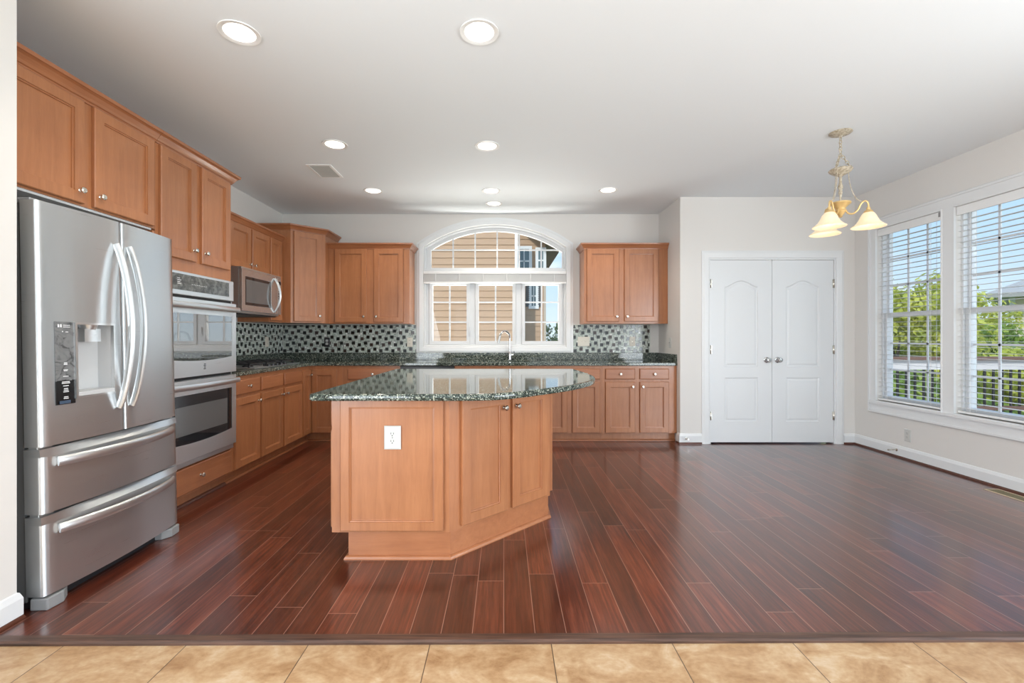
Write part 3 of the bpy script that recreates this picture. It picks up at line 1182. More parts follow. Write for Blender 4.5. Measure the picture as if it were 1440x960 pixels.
# dishwasher
dw = thing('dishwasher', 'built-in dishwasher with black control strip behind the island', 'dishwasher', (-1.1755, FB, 0))
MB().box(0.004, 0.608, 0.0, 0.58, 0.10, 0.858).box(0.004, 0.608, 0.05, 0.58, 0.0, 0.10).build('tub', 'black_plastic', dw, fix=False)
MB().box(0.004, 0.608, -0.026, -0.001, 0.11, 0.775).build('door', 'stainless', dw, bevel=0.003)
c = MB().box(0.004, 0.608, -0.030, -0.001, 0.778, 0.856).build('control_panel', 'black_plastic', dw, bevel=0.004)
for x in (0.19, 0.415):
    MB().box(x, x + 0.03, -0.0312, -0.0303, 0.812, 0.820).build('indicator_mark', 'mark_white', c)

xa = -0.562
base_cab('maple sink base cabinet below the arched window', (xa, FB, 0), 0, 0.366 - xa - 0.001,
         [('w', 0.03, 0.452, *WZ, False), ('w', 0.478, 0.90, *WZ, False), ('d', 0.03, 0.452, *DZ, (0.42, 0.625)), ('d', 0.478, 0.90, *DZ, (0.51, 0.625))], is_open=True)
xa = 0.366
base_cab('two-door maple base cabinet half hidden by the island, second from the pantry wall', (xa, FB, 0), 0, 1.114 - xa - 0.001,
         [('w', 0.396 - xa, 0.712 - xa, *WZ), ('w', 0.770 - xa, 1.083 - xa, *WZ), ('d', 0.396 - xa, 0.712 - xa, *DZ, (0.682 - xa, 0.625)), ('d', 0.770 - xa, 1.083 - xa, *DZ, (0.80 - xa, 0.625))])
xa = 1.114
base_cab('two-door maple base cabinet against the pantry side wall', (xa, FB, 0), 0, XS - xa - 0.003,
         [('w', 1.145 - xa, 1.479 - xa, *WZ), ('w', 1.533 - xa, 1.860 - xa, *WZ), ('d', 1.145 - xa, 1.479 - xa, *DZ, (1.449 - xa, 0.625)), ('d', 1.533 - xa, 1.860 - xa, *DZ, (1.563 - xa, 0.625))])

# ------------------------------------------------------------------ wall cabinets
UZ0, UZ1 = 1.346, 2.255
FU = XL + 0.330               # face plane of uppers on the left wall
y0 = 4.045
mc = thing('wall_cabinet', 'short two-door maple cabinet above the microwave', 'cabinet', (FU, y0, 0), LROT)
W_ = 4.783 - y0
carcass(mc, [(0, W_, 0, 0.326, 1.822, UZ1)])
panel_door(mc, 0.03, 4.420 - y0, 1.832, 2.235, (4.420 - y0 - 0.028, 1.885))
panel_door(mc, 4.446 - y0, 4.767 - y0, 1.832, 2.235, (4.446 - y0 + 0.028, 1.885))
crown(mc, [(-0.36, 0), (W_, 0)], 2.236, 0.9)
y0 = 4.784
nc = thing('wall_cabinet', 'slim single-door maple cabinet between the microwave and the taller corner cabinet', 'cabinet', (FU, y0, 0), LROT)
W_ = 5.062 - y0
carcass(nc, [(0, W_, 0, 0.326, UZ0, UZ1)])
panel_door(nc, 0.013, 5.040 - y0, 1.362, 2.235, None, rail=0.05)
crown(nc, [(0, 0), (W_, 0)], 2.236, 0.9)

# diagonal corner cabinet
P1, P2 = Vector((-2.376, 5.064)), Vector((-2.100, 5.340))
L_ = (P2 - P1).length
dc = thing('corner_cabinet', 'taller diagonal maple wall cabinet in the back corner with one door', 'cabinet', (P1.x, P1.y, 0), pi / 4)


def to_local(x, y):
    dx, dy = x - P1.x, y - P1.y
    return ((dx + dy) / sqrt(2), (dy - dx) / sqrt(2))


pl = [to_local(*p) for p in ((P1.x, P1.y), (P2.x, P2.y), (P2.x, YB - 0.004), (XL + 0.004, YB - 0.004), (XL + 0.004, P1.y))]
MB().prism(pl, UZ0, 2.40).build('carcass', 'maple', dc)
panel_door(dc, 0.030, L_ - 0.050, 1.362, 2.372, (L_ - 0.078, 1.43))
crown(dc, [to_local(XL + 0.03, P1.y), (0, 0), (L_, 0), to_local(P2.x, YB - 0.03)], 2.376, 0.9)

FUB = YB - 0.330
bx0, bx1 = P2.x + 0.002, -1.132
bc = thing('wall_cabinet', 'two-door maple wall cabinet left of the arched window', 'cabinet', (bx0, FUB, 0))
W_ = bx1 - bx0
carcass(bc, [(0, W_, 0, 0.326, UZ0, UZ1)])
panel_door(bc, -2.018 - bx0, -1.641 - bx0, 1.362, 2.235, (-1.671 - bx0, 1.43))
panel_door(bc, -1.552 - bx0, -1.203 - bx0, 1.362, 2.235, (-1.522 - bx0, 1.43))
crown(bc, [(0, 0), (W_, 0), (W_, 0.31)], 2.236, 0.9)

rx0, rx1 = 0.955, XS - 0.003
rc = thing('wall_cabinet', 'two-door maple wall cabinet right of the arched window', 'cabinet', (rx0, FUB, 0))
W_ = rx1 - rx0
carcass(rc, [(0, 1.845 - rx0, 0, 0.326, UZ0, UZ1)])
MB().box(1.846 - rx0, W_, 0.001, 0.10, UZ0, UZ1).build('filler_strip', 'maple', rc)
panel_door(rc, 0.985 - rx0, 1.368 - rx0, 1.372, 2.235, (1.338 - rx0, 1.43))
panel_door(rc, 1.432 - rx0, 1.838 - rx0, 1.372, 2.235, (1.462 - rx0, 1.43))
crown(rc, [(0, 0.31), (0, 0), (W_, 0)], 2.236, 0.9)

# ------------------------------------------------------------------ microwave
mw = thing('microwave', 'stainless over-the-range microwave below the short cabinet', 'microwave', (XL + 0.435, 4.065, 1.402), LROT)
W_ = 4.783 - 4.065
MB().box(0, W_, 0.0, 0.43, 0.0, 0.417).build('housing', 'stainless', mw, bevel=0.003)
MB().box(0.02, W_ - 0.02, 0.02, 0.41, -0.012, -0.0005).build('underside_filter', 'black_plastic', mw)
b = MB()
b.plate(rect(0, W_ - 0.075, 0.018, 0.398), [rect(0.055, W_ - 0.205, 0.075, 0.335)], -0.028, -0.002, XZ)
md = b.build('door', 'steel_polished', mw, bevel=0.002)
MB().plate(rect(0.053, W_ - 0.203, 0.073, 0.337), [], -0.0235, -0.018, XZ).build('window', 'black_glass', md)
MB().plate(rect(0.075, W_ - 0.225, 0.10, 0.31), [], -0.0245, -0.0236, XZ).build('inner_window', 'oven_inner', md)
b = MB()
pts = []
for i in range(21):
    t_ = i / 20
    pts.append((W_ - 0.140, -0.030 - 0.058 * sin(pi * t_) ** 0.8, 0.035 + 0.345 * t_))
b.tube(pts, 0.0105, 12, flat=(0.8, 1.1))
b.build('handle', 'steel_bar', md, fix=False)
c = MB().box(W_ - 0.073, W_, -0.026, -0.002, 0.018, 0.398).build('control_panel', 'stainless', mw, bevel=0.003)
b = MB()
for r_ in range(7):
    for q in range(2):
        b.box(W_ - 0.058 + q * 0.022, W_ - 0.044 + q * 0.022, -0.0272, -0.0262, 0.12 + r_ * 0.026, 0.134 + r_ * 0.026)
b.build('buttons', 'black_plastic', c, fix=False)
MB().box(W_ - 0.064, W_ - 0.010, -0.0272, -0.0262, 0.325, 0.36).build('display', 'black_glass', c)
MB().box(0, W_, -0.022, -0.001, 0.400, 0.416).build('vent_grille', 'stainless', mw)

# ------------------------------------------------------------------ granite counters
EDGE = [(0.0, 0.0), (0.0, 0.0)]
b = MB()
cz0, cz1 = 0.8625, CT
fxl = XL + 0.635
fyb = YB - 0.635
sx0, sx1, sy0, sy1 = -0.50, 0.30, 5.255, 5.655     # sink cut-out
ov_end = Y2 + 0.004
poly = [(XL + 0.003, ov_end), (fxl, ov_end), (fxl, fyb - 0.05), (fxl + 0.05, fyb), (XS - 0.003, fyb), (XS - 0.003, YB - 0.003), (XL + 0.003, YB - 0.003)]
ck = rect(XL + 0.10, XL + 0.56, 4.055, 4.945)
b.plate(poly, [rect(sx0, sx1, sy0, sy1)], cz0, cz1, XY)
ctp = b.build('countertop', 'granite', bevel=0.006, seg=3, fix=True)
tag(ctp, 'dark green speckled granite worktop along the left and back walls', 'countertop')
b = MB()
sz = 0.990
b.box(XL + 0.002, XL + 0.022, ov_end, YB - 0.0225, CT + 0.0005, sz)
b.box(XL + 0.002, XS - 0.003, YB - 0.022, YB - 0.002, CT + 0.0005, sz)
b.box(XS - 0.022, XS - 0.002, fyb + 0.012, YB - 0.0225, CT + 0.0005, sz)
b.build('splash_strip', 'granite', ctp, bevel=0.003)

# undermount sink
sk = thing('kitchen_sink', 'stainless undermount sink below the arched window', 'sink', (-0.10, 5.455, 0.70))
b = MB()
lp = rect(-0.395, 0.395, -0.195, 0.195)
b.rings([[(x, y, 0.161) for x, y in inset(lp, -0.02)], [(x, y, 0.161) for x, y in lp], [(x, y, 0.03) for x, y in inset(lp, 0.01)], [(x, y, 0.0) for x, y in inset(lp, 0.04)]], cap0=False)
b.build('basin', 'stainless_bright', sk)
MB().lathe([(0.0, 0.004), (0.03, 0.004), (0.042, 0.001), (0.042, 0.0)], 20, (0, 0, 0.0015)).build('drain', 'chrome', sk)

# faucet
fx = (717.0 - 709) / 640 * 5.68
fa = thing('faucet', 'tall gooseneck pull-down kitchen faucet in front of the arched window', 'faucet', (0.071, 5.69, CT))
MB().lathe([(0.0, 0.0), (0.028, 0.0), (0.028, 0.006), (0.022, 0.012), (0.020, 0.06), (0.0185, 0.10), (0.013, 0.11), (0.0, 0.11)], 20, (0, 0, 0.0005)).build('base', 'chrome', fa)
b = MB()
pts = [(0, 0, 0.10), (0, 0, 0.20), (0, 0, 0.265)]
for i in range(1, 13):
    a = pi * i / 12 * 0.93
    pts.append((-0.062 + 0.062 * cos(a), -0.055 + 0.055 * cos(a), 0.285 + 0.075 * sin(a)))
b.tube(pts, 0.0125, 12)
b.build('spout', 'chrome', fa)
e0 = Vector(pts[-1])
MB().tube([tuple(e0 + Vector((0.001, 0.001, 0.004))), tuple(e0 + Vector((-0.012, -0.008, -0.045))), tuple(e0 + Vector((-0.022, -0.014, -0.085)))], [0.013, 0.0155, 0.018], 12).build('spray_head', 'stainless', fa)
MB().tube([(0.016, 0, 0.062), (0.045, -0.002, 0.064)], 0.014, 12).tube([(0.040, -0.002, 0.070), (0.060, -0.006, 0.085), (0.050, -0.012, 0.115)], 0.006, 8).build('handle', 'chrome', fa, fix=False)

# gas cooktop on the left worktop
cx0, cx1, cy0, cy1 = -0.225, 0.245, -0.445, 0.445
gk = thing('gas_cooktop', 'stainless gas cooktop with black iron grates on left worktop', 'cooktop', (XL + 0.34, 4.50, CT))
MB().box(cx0, cx1, cy0, cy1, 0.0005, 0.012).build('tray', 'stainless', gk, bevel=0.004)
for by, bxx, rr in ((-0.30, 0.10, 0.045), (-0.30, -0.12, 0.035), (0.0, -0.02, 0.06), (0.30, 0.10, 0.035), (0.30, -0.12, 0.045)):
    MB().lathe([(0.0, 0.0), (rr, 0.0), (rr, 0.010), (rr * 0.75, 0.014), (rr * 0.7, 0.021), (0.0, 0.022)], 20, (bxx, by, 0.0125)).build('burner', 'cast_iron', gk)
for gy in (-0.295, 0.0, 0.295):
    b = MB()
    hw = 0.138
    z0, z1 = 0.036, 0.048
    for x in (-0.205, 0.0, 0.185):
        b.box(x - 0.006, x + 0.006, gy - hw, gy + hw, z0, z1)
    for y in (gy - hw + 0.006, gy, gy + hw - 0.006):
        b.box(-0.205, 0.185, y - 0.006, y + 0.006, z0, z1)
    for x in (-0.10, 0.09):
        b.box(x - 0.006, x + 0.006, gy - 0.09, gy + 0.09, z0, z1)
    for x in (-0.200, 0.180):
        for y in (gy - hw + 0.008, gy + hw - 0.008):
            b.box(x - 0.007, x + 0.007, y - 0.007, y + 0.007, 0.0125, z0)
    b.build('grate', 'cast_iron', gk, fix=False)
for i in range(5):
    MB().lathe([(0.0, 0.0), (0.016, 0.0), (0.015, 0.018), (0.0, 0.019)], 16, (0.222, -0.16 + 0.08 * i, 0.0125)).build('knob', 'black_plastic', gk)

# ------------------------------------------------------------------ mosaic backsplash (real tiles)
def mosaic(name, label, length, z0, z1, loc, rotz, seed):
    """facing local -Y"""
    rnd = random.Random(seed)
    hu = 0.01085
    nx, nz = int(length / hu), int((z1 - z0) / hu)
    occ = [[False] * nz for _ in range(nx)]
    b = MB()
    b.box(0, length, -0.004, 0.0, z0, z1)
    g = 0.0008
    tiles = []

    def put(i, j, w_, h_, mi):
        for a in range(i, min(i + w_, nx)):
            for c_ in range(j, min(j + h_, nz)):
                occ[a][c_] = True
        tiles.append((max(i, 0), max(j, 0), min(i + w_, nx), min(j + h_, nz), mi))

    for row in range(-1, nz // 7 + 2):
        for q in range(-8, nx // 7 + 4):
            i = q * 7 + row * 3
            j = row * 7 + (2 if q % 2 else 0)
            if i + 4 <= 0 or i >= nx or j + 4 <= 0 or j >= nz:
                continue
            i0, j0 = max(i, 0), max(j, 0)
            put(i0, j0, i + 4 - i0, j + 4 - j0, 1 if rnd.random() < 0.86 else 2)
    for j in range(nz):
        for i in range(nx):
            if occ[i][j]:
                continue
            for w_, h_ in rnd.choice((((2, 2), (1, 3), (1, 2), (2, 1), (1, 1)), ((3, 1), (2, 2), (2, 1), (1, 2), (1, 1)), ((1, 2), (2, 1), (1, 1)))):
                if i + w_ <= nx and j + h_ <= nz and all(not occ[a][c_] for a in range(i, i + w_) for c_ in range(j, j + h_)):
                    break
            p = rnd.random()
            if w_ * h_ == 1:
                mi = 1 if p < 0.18 else 3 if p < 0.45 else 6 if p < 0.53 else 4
            elif w_ * h_ == 4:
                mi = 6 if p < 0.05 else 4 if p < 0.55 else 5
            else:
                mi = 3 if p < 0.26 else 4 if p < 0.60 else 5
            put(i, j, w_, h_, mi)
    for a, c_, d, e_, mi in tiles:
        x0, x1, za, zb = a * hu + g, d * hu - g, z0 + c_ * hu + g, z0 + e_ * hu - g
        b.cur = mi
        b.add([(x0, -0.004, za), (x1, -0.004, za), (x1, -0.004, zb), (x0, -0.004, zb),
               (x0 + .0008, -0.0065, za + .0008), (x1 - .0008, -0.0065, za + .0008), (x1 - .0008, -0.0065, zb - .0008), (x0 + .0008, -0.0065, zb - .0008)],
              [(4, 5, 6, 7), (0, 1, 5, 4), (1, 2, 6, 5), (2, 3, 7, 6), (3, 0, 4, 7)])
    o = b.build(name, ['grout', 'glass_black', 'glass_brown', 'glass_grey', 'glass_sage', 'glass_pale', 'glass_white'], None, loc, rotz, fix=False)
    tag(o, label, 'backsplash')
    return o


mosaic('mosaic_backsplash', 'black and sage glass mosaic on left wall behind the cooktop', YB - 0.008 - ov_end, sz + 0.001, UZ0 - 0.002, (XL + 0.0005, ov_end, 0), LROT, 3)
mosaic('mosaic_backsplash', 'black and sage glass mosaic between the back corner and arched window', (WX0 - 0.088) - (XL + 0.008), sz + 0.001, UZ0 - 0.002, (XL + 0.008, YB - 0.0005, 0), 0, 5)
mosaic('mosaic_backsplash', 'grey and black glass mosaic under the cabinet right of the arched window', 1.852 - 0.876, sz + 0.001, UZ0 - 0.002, (0.876, YB - 0.0005, 0), 0, 8)


# ------------------------------------------------------------------ outlets and switches (front local -Y)
def outlet(label, loc, rotz, m_='white_plastic', wd=0.072, ht=0.118, kind='outlet', parent=None, face=None):
    face = face or m_
    r = thing('wall_outlet' if kind == 'outlet' else 'light_switch', label, 'outlet' if kind == 'outlet' else 'switch', loc, rotz)
    L = rect(-wd / 2, wd / 2, -ht / 2, ht / 2)
    MB().rings([[(x, y, z) for x, z in (inset(L, d) if d else L)] for d, y in ((0, 0), (0, -0.003), (0.004, -0.006))], cap0=True).build('cover_plate', m_, r)
    if kind == 'outlet':
        for s in (-1, 1):
            zc = s * 0.0195
            prof = [(-0.013, -0.0145), (0.013, -0.0145), (0.0165, -0.008), (0.0165, 0.008), (0.013, 0.0145), (-0.013, 0.0145), (-0.0165, 0.008), (-0.0165, -0.008)]
            f_ = MB().plate([(x, zc + z) for x, z in prof], [], -0.0085, -0.0055, XZ).build('receptacle', face, r)
            MB().box(-0.0075, -0.0055, -0.0092, -0.0086, zc, zc + 0.008).box(0.0055, 0.0075, -0.0092, -0.0086, zc, zc + 0.008).lathe([(0, 0), (0.0024, 0)], 8, (0, -0.0092, zc - 0.006), 'y').build('slots', 'slot', f_, fix=False)
    else:
        n = kind
        for i in range(n):
            x = (i - (n - 1) / 2) * 0.046
            f_ = MB().box(x - 0.006, x + 0.006, -0.0065, -0.0055, -0.012, 0.012).add([(x - 0.004, -0.006, -0.004), (x + 0.004, -0.006, -0.004), (x + 0.004, -0.006, 0.008), (x - 0.004, -0.006, 0.008), (x - 0.003, -0.016, 0.006), (x + 0.003, -0.016, 0.006), (x + 0.003, -0.014, 0.010), (x - 0.003, -0.014, 0.010)],
                                                                          [(0, 1, 5, 4), (1, 2, 6, 5), (2, 3, 7, 6), (3, 0, 4, 7), (4, 5, 6, 7)]).build('toggle', m_, r, fix=False)
    MB().lathe([(0, 0), (0.003, 0), (0.003, 0.001)], 8, (0, -0.007, 0), 'y').build('screw', 'nickel', r)
    return r


def back_at(px, py):
    return ((px - 709) / 111.0, YB - 0.0075, H - (py - 474.5) / 111.0)


outlet('dark outlet set in the mosaic below the diagonal corner cabinet', back_at(460.3, 481), 0, 'black_plastic', face='white_plastic')
outlet('almond outlet in the mosaic beside the arched window casing, left of the faucet', back_at(576.5, 481), 0, 'almond_plate')
outlet('almond double switch plate in the mosaic right of the arched window', back_at(820.5, 480), 0, 'almond_plate', 0.150, 0.118, 2)
outlet('almond outlet in the middle of the mosaic below the right wall cabinet', back_at(889, 480), 0, 'almond_plate')
outlet('outlet on the left wall mosaic behind the cooktop grates', (XL + 0.0075, 5.365, 1.13), LROT, 'almond_plate')
outlet('white light switch on the pantry side wall beside the granite worktop', (XS - 0.0005, 5.36, 1.12), -LROT, 'white_plastic', 0.072, 0.118, 1)
outlet('white outlet low on the wall below the right hand windows', (XR - 0.0005, 4.397, 0.236), -LROT, 'white_plastic')

# door stops
MB().lathe([(0, 0), (0.011, 0), (0.011, -0.004), (0.006, -0.006), (0.006, -0.05), (0.010, -0.052), (0.010, -0.062), (0, -0.063)], 14, (2.018, YD - 0.0145, 0.062), 'y').build('stop', 'nickel')
ds = bpy.data.objects['stop']
ds.name = 'door_stop'
tag(ds, 'small metal door stop on the baseboard between the base cabinets and white doors', 'door stop')
b = MB()
pts = [(XR - 0.016 - 0.075 * i / 60, 4.506 + 0.0055 * cos(i * 0.9), 0.070 + 0.0055 * sin(i * 0.9)) for i in range(61)]
b.lathe([(0, 0.0), (0.014, 0.0), (0.014, -0.004), (0.006, -0.008), (0, -0.008)], 14, (XR - 0.0145, 4.506, 0.07), 'x')
b.tube(pts, 0.0016, 5)
b.lathe([(0, 0), (0.008, 0), (0.008, -0.012), (0, -0.013)], 12, (XR - 0.090, 4.506, 0.07), 'x')
tag(b.build('door_stop', 'nickel', fix=False), 'spring door stop sticking out from the baseboard under the windows', 'door stop')

# ------------------------------------------------------------------ island
IX0, IX1, IY0, IY1 = -0.916, 0.300, 2.420, 4.040
C1, C2 = (-0.293, IY0), (0.300, 2.985)
isl = thing('kitchen_island', 'maple kitchen island cabinet with an angled two-door corner', 'kitchen island', (-0.30, 3.20, 0))
io = Vector((-0.30, 3.20, 0))
body = [(IX0, IY0), C1, C2, (IX1, IY1), (IX0, IY1)]
MB().prism([(x - io.x, y - io.y) for x, y in body], 0.145, 0.860).build('carcass', 'maple', isl)
pl_ = [(-0.832, IY0 + 0.012), (C1[0] + 0.004, IY0 + 0.012), (C2[0] - 0.012, C2[1] + 0.006), (C2[0] - 0.012, IY1 - 0.03), (-0.832, IY1 - 0.03)]
pl_l = [(x - io.x, y - io.y) for x, y in pl_]
MB().prism(pl_l, 0.0, 0.1445).build('plinth', 'maple_rail', isl)
MB().sweep([pl_l[4], pl_l[0], pl_l[1], pl_l[2], pl_l[3]], SH, XY).build('shoe_moulding', 'maple_rail', isl)
# end panel facing the camera
ep = panel_door(isl, -0.866 - io.x, -0.322 - io.x, 0.158, 0.8595, None, y=IY0 - io.y - 0.001, name='end_panel', rail=0.048)
# doors on the angled face
ang = math.atan2(C2[1] - C1[1], C2[0] - C1[0])
fl = sqrt((C2[0] - C1[0]) ** 2 + (C2[1] - C1[1]) ** 2)


def place_door(d, org, a, x, y, z):
    d.location = (org[0] + x * cos(a) - y * sin(a) - io.x, org[1] + x * sin(a) + y * cos(a) - io.y, z)
    d.rotation_euler = (0, 0, a)


d1 = panel_door(isl, 0.0, 0.340, 0.160, 0.846, (0.310, 0.770))
place_door(d1, C1, ang, 0.075, -0.001, 0.160)
d2 = panel_door(isl, 0.0, 0.318, 0.160, 0.846, (0.030, 0.770))
place_door(d2, C1, ang, 0.460, -0.001, 0.160)
# doors and drawers on the side facing the range, one door on the far right side
for k_, ys in enumerate((3.22, 4.02)):
    for q in range(2):
        dd = panel_door(isl, 0.0, 0.36, 0.16, 0.68, ((0.33 if q == 0 else 0.03), 0.63))
        place_door(dd, (IX0, ys), -pi / 2, 0.02 + 0.385 * q, -0.001, 0.16)
    dr = slab_drawer(isl, 0.0, 0.745, 0.71, 0.845)
    place_door(dr, (IX0, ys), -pi / 2, 0.02, -0.001, 0.71)
for q in range(2):
    dd = panel_door(isl, 0.0, 0.46, 0.16, 0.846, ((0.43 if q == 0 else 0.03), 0.77))
    place_door(dd, (IX1, C2[1]), pi / 2, 0.05 + 0.49 * q, -0.001, 0.16)
# outlet on the island end panel
ix, iz = (551 - 709) / (640 / 2.39), H - (616 - 474.5) / (640 / 2.39)
L = rect(-0.044, 0.044, -0.062, 0.062)
op_ = MB().rings([[(x, y, z) for x, z in (inset(L, d) if d else L)] for d, y in ((0, 0), (0, -0.004), (0.005, -0.007))]).build('outlet_plate', 'white_plastic', isl, (ix - io.x, IY0 - 0.0115 - io.y, iz))
tag(op_, 'white double outlet')
b = MB()
for s in (-1, 1):
    zc = s * 0.0195
    prof = [(-0.013, -0.0145), (0.013, -0.0145), (0.0165, -0.008), (0.0165, 0.008), (0.013, 0.0145), (-0.013, 0.0145), (-0.0165, 0.008), (-0.0165, -0.008)]
    b.plate([(x, zc + z) for x, z in prof], [], -0.010, -0.0065, XZ)
b.build('receptacles', 'white_plastic', op_)
b = MB()
for s in (-1, 1):
    zc = s * 0.0195
    b.box(-0.008, -0.0055, -0.0108, -0.0101, zc - 0.001, zc + 0.008).box(0.0055, 0.008, -0.0108, -0.0101, zc - 0.001, zc + 0.008).lathe([(0, 0), (0.003, 0)], 8, (0, -0.0108, zc - 0.0075), 'y')
b.lathe([(0, 0), (0.0025, 0)], 8, (0, -0.0075, 0), 'y')
b.build('slots', 'slot', op_, fix=False)

# island top: straight front, then a sweep round to the right side
pts = [(-0.985, 2.300), (-0.970, 2.280), (-0.960, 2.276)]
ctrl = [(-0.30, 2.276), (-0.17, 2.279), (-0.03, 2.308), (0.10, 2.402), (0.22, 2.520), (0.33, 2.632), (0.43, 2.752), (0.52, 2.893), (0.59, 3.03), (0.635, 3.17), (0.660, 3.32), (0.667, 3.47), (0.660, 3.70), (0.645, 3.95), (0.630, 4.09), (0.605, 4.125), (0.57, 4.135)]


def catmull(P, n=5):
    out = []
    for i in range(len(P) - 1):
        p0, p1, p2, p3 = P[max(i - 1, 0)], P[i], P[i + 1], P[min(i + 2, len(P) - 1)]
        for q in range(n):
            t_ = q / n
            out.append(tuple(0.5 * ((2 * p1[a]) + (-p0[a] + p2[a]) * t_ + (2 * p0[a] - 5 * p1[a] + 4 * p2[a] - p3[a]) * t_ ** 2 + (-p0[a] + 3 * p1[a] - 3 * p2[a] + p3[a]) * t_ ** 3) for a in (0, 1)))
    return out + [P[-1]]


top = pts + catmull(ctrl) + [(-0.95, 4.135), (-0.975, 4.128), (-0.985, 4.105)]
b = MB()
zs_ = [(0.006, cz0), (0.001, cz0 + 0.004), (0.0, cz0 + 0.010), (0.0, CT - 0.012), (0.0015, CT - 0.006), (0.006, CT - 0.0015), (0.012, CT)]
b.rings([[(x, y, z) for x, y in inset(top, d)] for d, z in zs_], smooth=True)
it = b.build('island_countertop', 'granite', angle=50)
tag(it, 'polished dark green granite island top with curved front edge', 'countertop')

# ------------------------------------------------------------------ refrigerator (local x = along +Y, front at -y)
FW = 0.812
fr = thing('refrigerator', 'stainless french-door refrigerator with water dispenser and two lower drawers', 'refrigerator', (-1.985, 1.960, 0), LROT)
fr.rotation_euler = (0, radians(0), LROT)
FT = 1.776
LEAN = 0.020                   # the doors lean back slightly over their height


def fy(z):
    return LEAN * z


def shear(mb):
    mb.v = [(x, y + fy(z), z) for x, y, z in mb.v]
    return mb


bd = MB().box(0.012, FW - 0.012, 0.085, 0.74, 0.03, FT - 0.012)
shear(bd).build('body', 'fridge_side', fr)
b = MB()
for x0, x1 in ((0.005, 0.10), (FW - 0.10, FW - 0.005)):
    b.box(x0, x1, 0.03, 0.13, FT - 0.012, FT + 0.012)
shear(b).build('hinge_cover', 'grey_plastic', fr, bevel=0.004, fix=False)


def front_curve(x):
    u_ = (x - FW / 2) / (FW / 2)
    return -0.030 * (1 - u_ * u_)


def door_prism(mb, x0, x1, z0, z1, yb=0.068, round0=False, round1=False, n=18, yfun=front_curve):
    f_ = []
    for i in range(n + 1):
        x = x0 + (x1 - x0) * i / n
        f_.append((x, yfun(x)))
    r = 0.012
    if round0:
        y_ = f_[0][1]
        f_ = [(x0, y_ + r), (x0 + r * 0.12, y_ + r * 0.5), (x0 + r * 0.45, y_ + r * 0.12)] + [p for p in f_ if p[0] > x0 + r]
    if round1:
        y_ = f_[-1][1]
        f_ = [p for p in f_ if p[0] < x1 - r] + [(x1 - r * 0.45, y_ + r * 0.12), (x1 - r * 0.12, y_ + r * 0.5), (x1, y_ + r)]
    poly = f_ + [(x1, yb), (x0, yb)]
    mb.prism(poly, z0, z1, smooth=True)


SPL = 0.405
Z_D0 = 0.705
# dispenser opening in the left door
dx0, dx1, dz0, dz1 = 0.148, 0.352, 0.905, 1.245
b = MB()
door_prism(b, 0.0, SPL - 0.002, Z_D0, dz0, round0=True, round1=True)
door_prism(b, 0.0, SPL - 0.002, dz1, FT, round0=True, round1=True)
door_prism(b, 0.0, dx0, dz0, dz1, round0=True, n=8)
door_prism(b, dx1, SPL - 0.002, dz0, dz1, round1=True, n=6)
ld = shear(b).build('door', 'stainless', fr, fix=False, angle=50)
b = MB()
door_prism(b, SPL + 0.002, FW, Z_D0, FT, round0=True, round1=True)
rd = shear(b).build('door', 'stainless', fr, angle=50)
# dispenser recess, surround, nozzle, paddle, tray, control strip
yf = front_curve(0.25)
b = MB().box(dx0, dx1, 0.055, 0.058, dz0, dz1).box(dx0, dx0 + 0.003, yf + 0.008, 0.055, dz0, dz1).box(dx1 - 0.003, dx1, yf + 0.008, 0.055, dz0, dz1).box(dx0, dx1, yf + 0.012, 0.055, dz1 - 0.003, dz1)
shear(b).build('dispenser_recess', 'light_grey_plastic', ld, fix=False)
b = MB().sweep(rect(dx0, dx1, dz0, dz1), [(0.006, yf + 0.006), (0.006, yf - 0.004), (-0.004, yf - 0.004), (-0.004, yf + 0.012)], XZ, closed=True)
shear(b).build('dispenser_surround', 'stainless_bright', ld)
b = MB().box(dx0, dx1, yf - 0.002, 0.055, dz0, dz0 + 0.022)
shear(b).build('drip_tray', 'light_grey_plastic', ld, bevel=0.003)
b = MB().box(0.205, 0.292, yf + 0.012, 0.045, 1.160, 1.222).lathe([(0.030, 0.0), (0.040, 0.025)], 16, (0.249, 0.012, 1.218))
nz_ = shear(b).build('nozzle', 'stainless_bright', ld, fix=False)
b = MB().box(0.243, 0.255, yf + 0.0105, yf + 0.0115, 1.178, 1.190).box(0.243, 0.255, yf + 0.0105, yf + 0.0115, 1.194, 1.206)
b.v = [(x, y + fy(z) - 0.0, z) for x, y, z in b.v]
b = MB().add([(0.158, 0.030, 1.000), (0.222, 0.030, 1.000), (0.205, 0.040, 1.135), (0.158, 0.040, 1.135), (0.158, 0.036, 1.000), (0.222, 0.036, 1.000), (0.205, 0.046, 1.135), (0.158, 0.046, 1.135)],
             [(0, 1, 2, 3), (7, 6, 5, 4), (0, 4, 5, 1), (1, 5, 6, 2), (2, 6, 7, 3), (3, 7, 4, 0)])
shear(b).build('paddle', 'light_grey_plastic', ld)
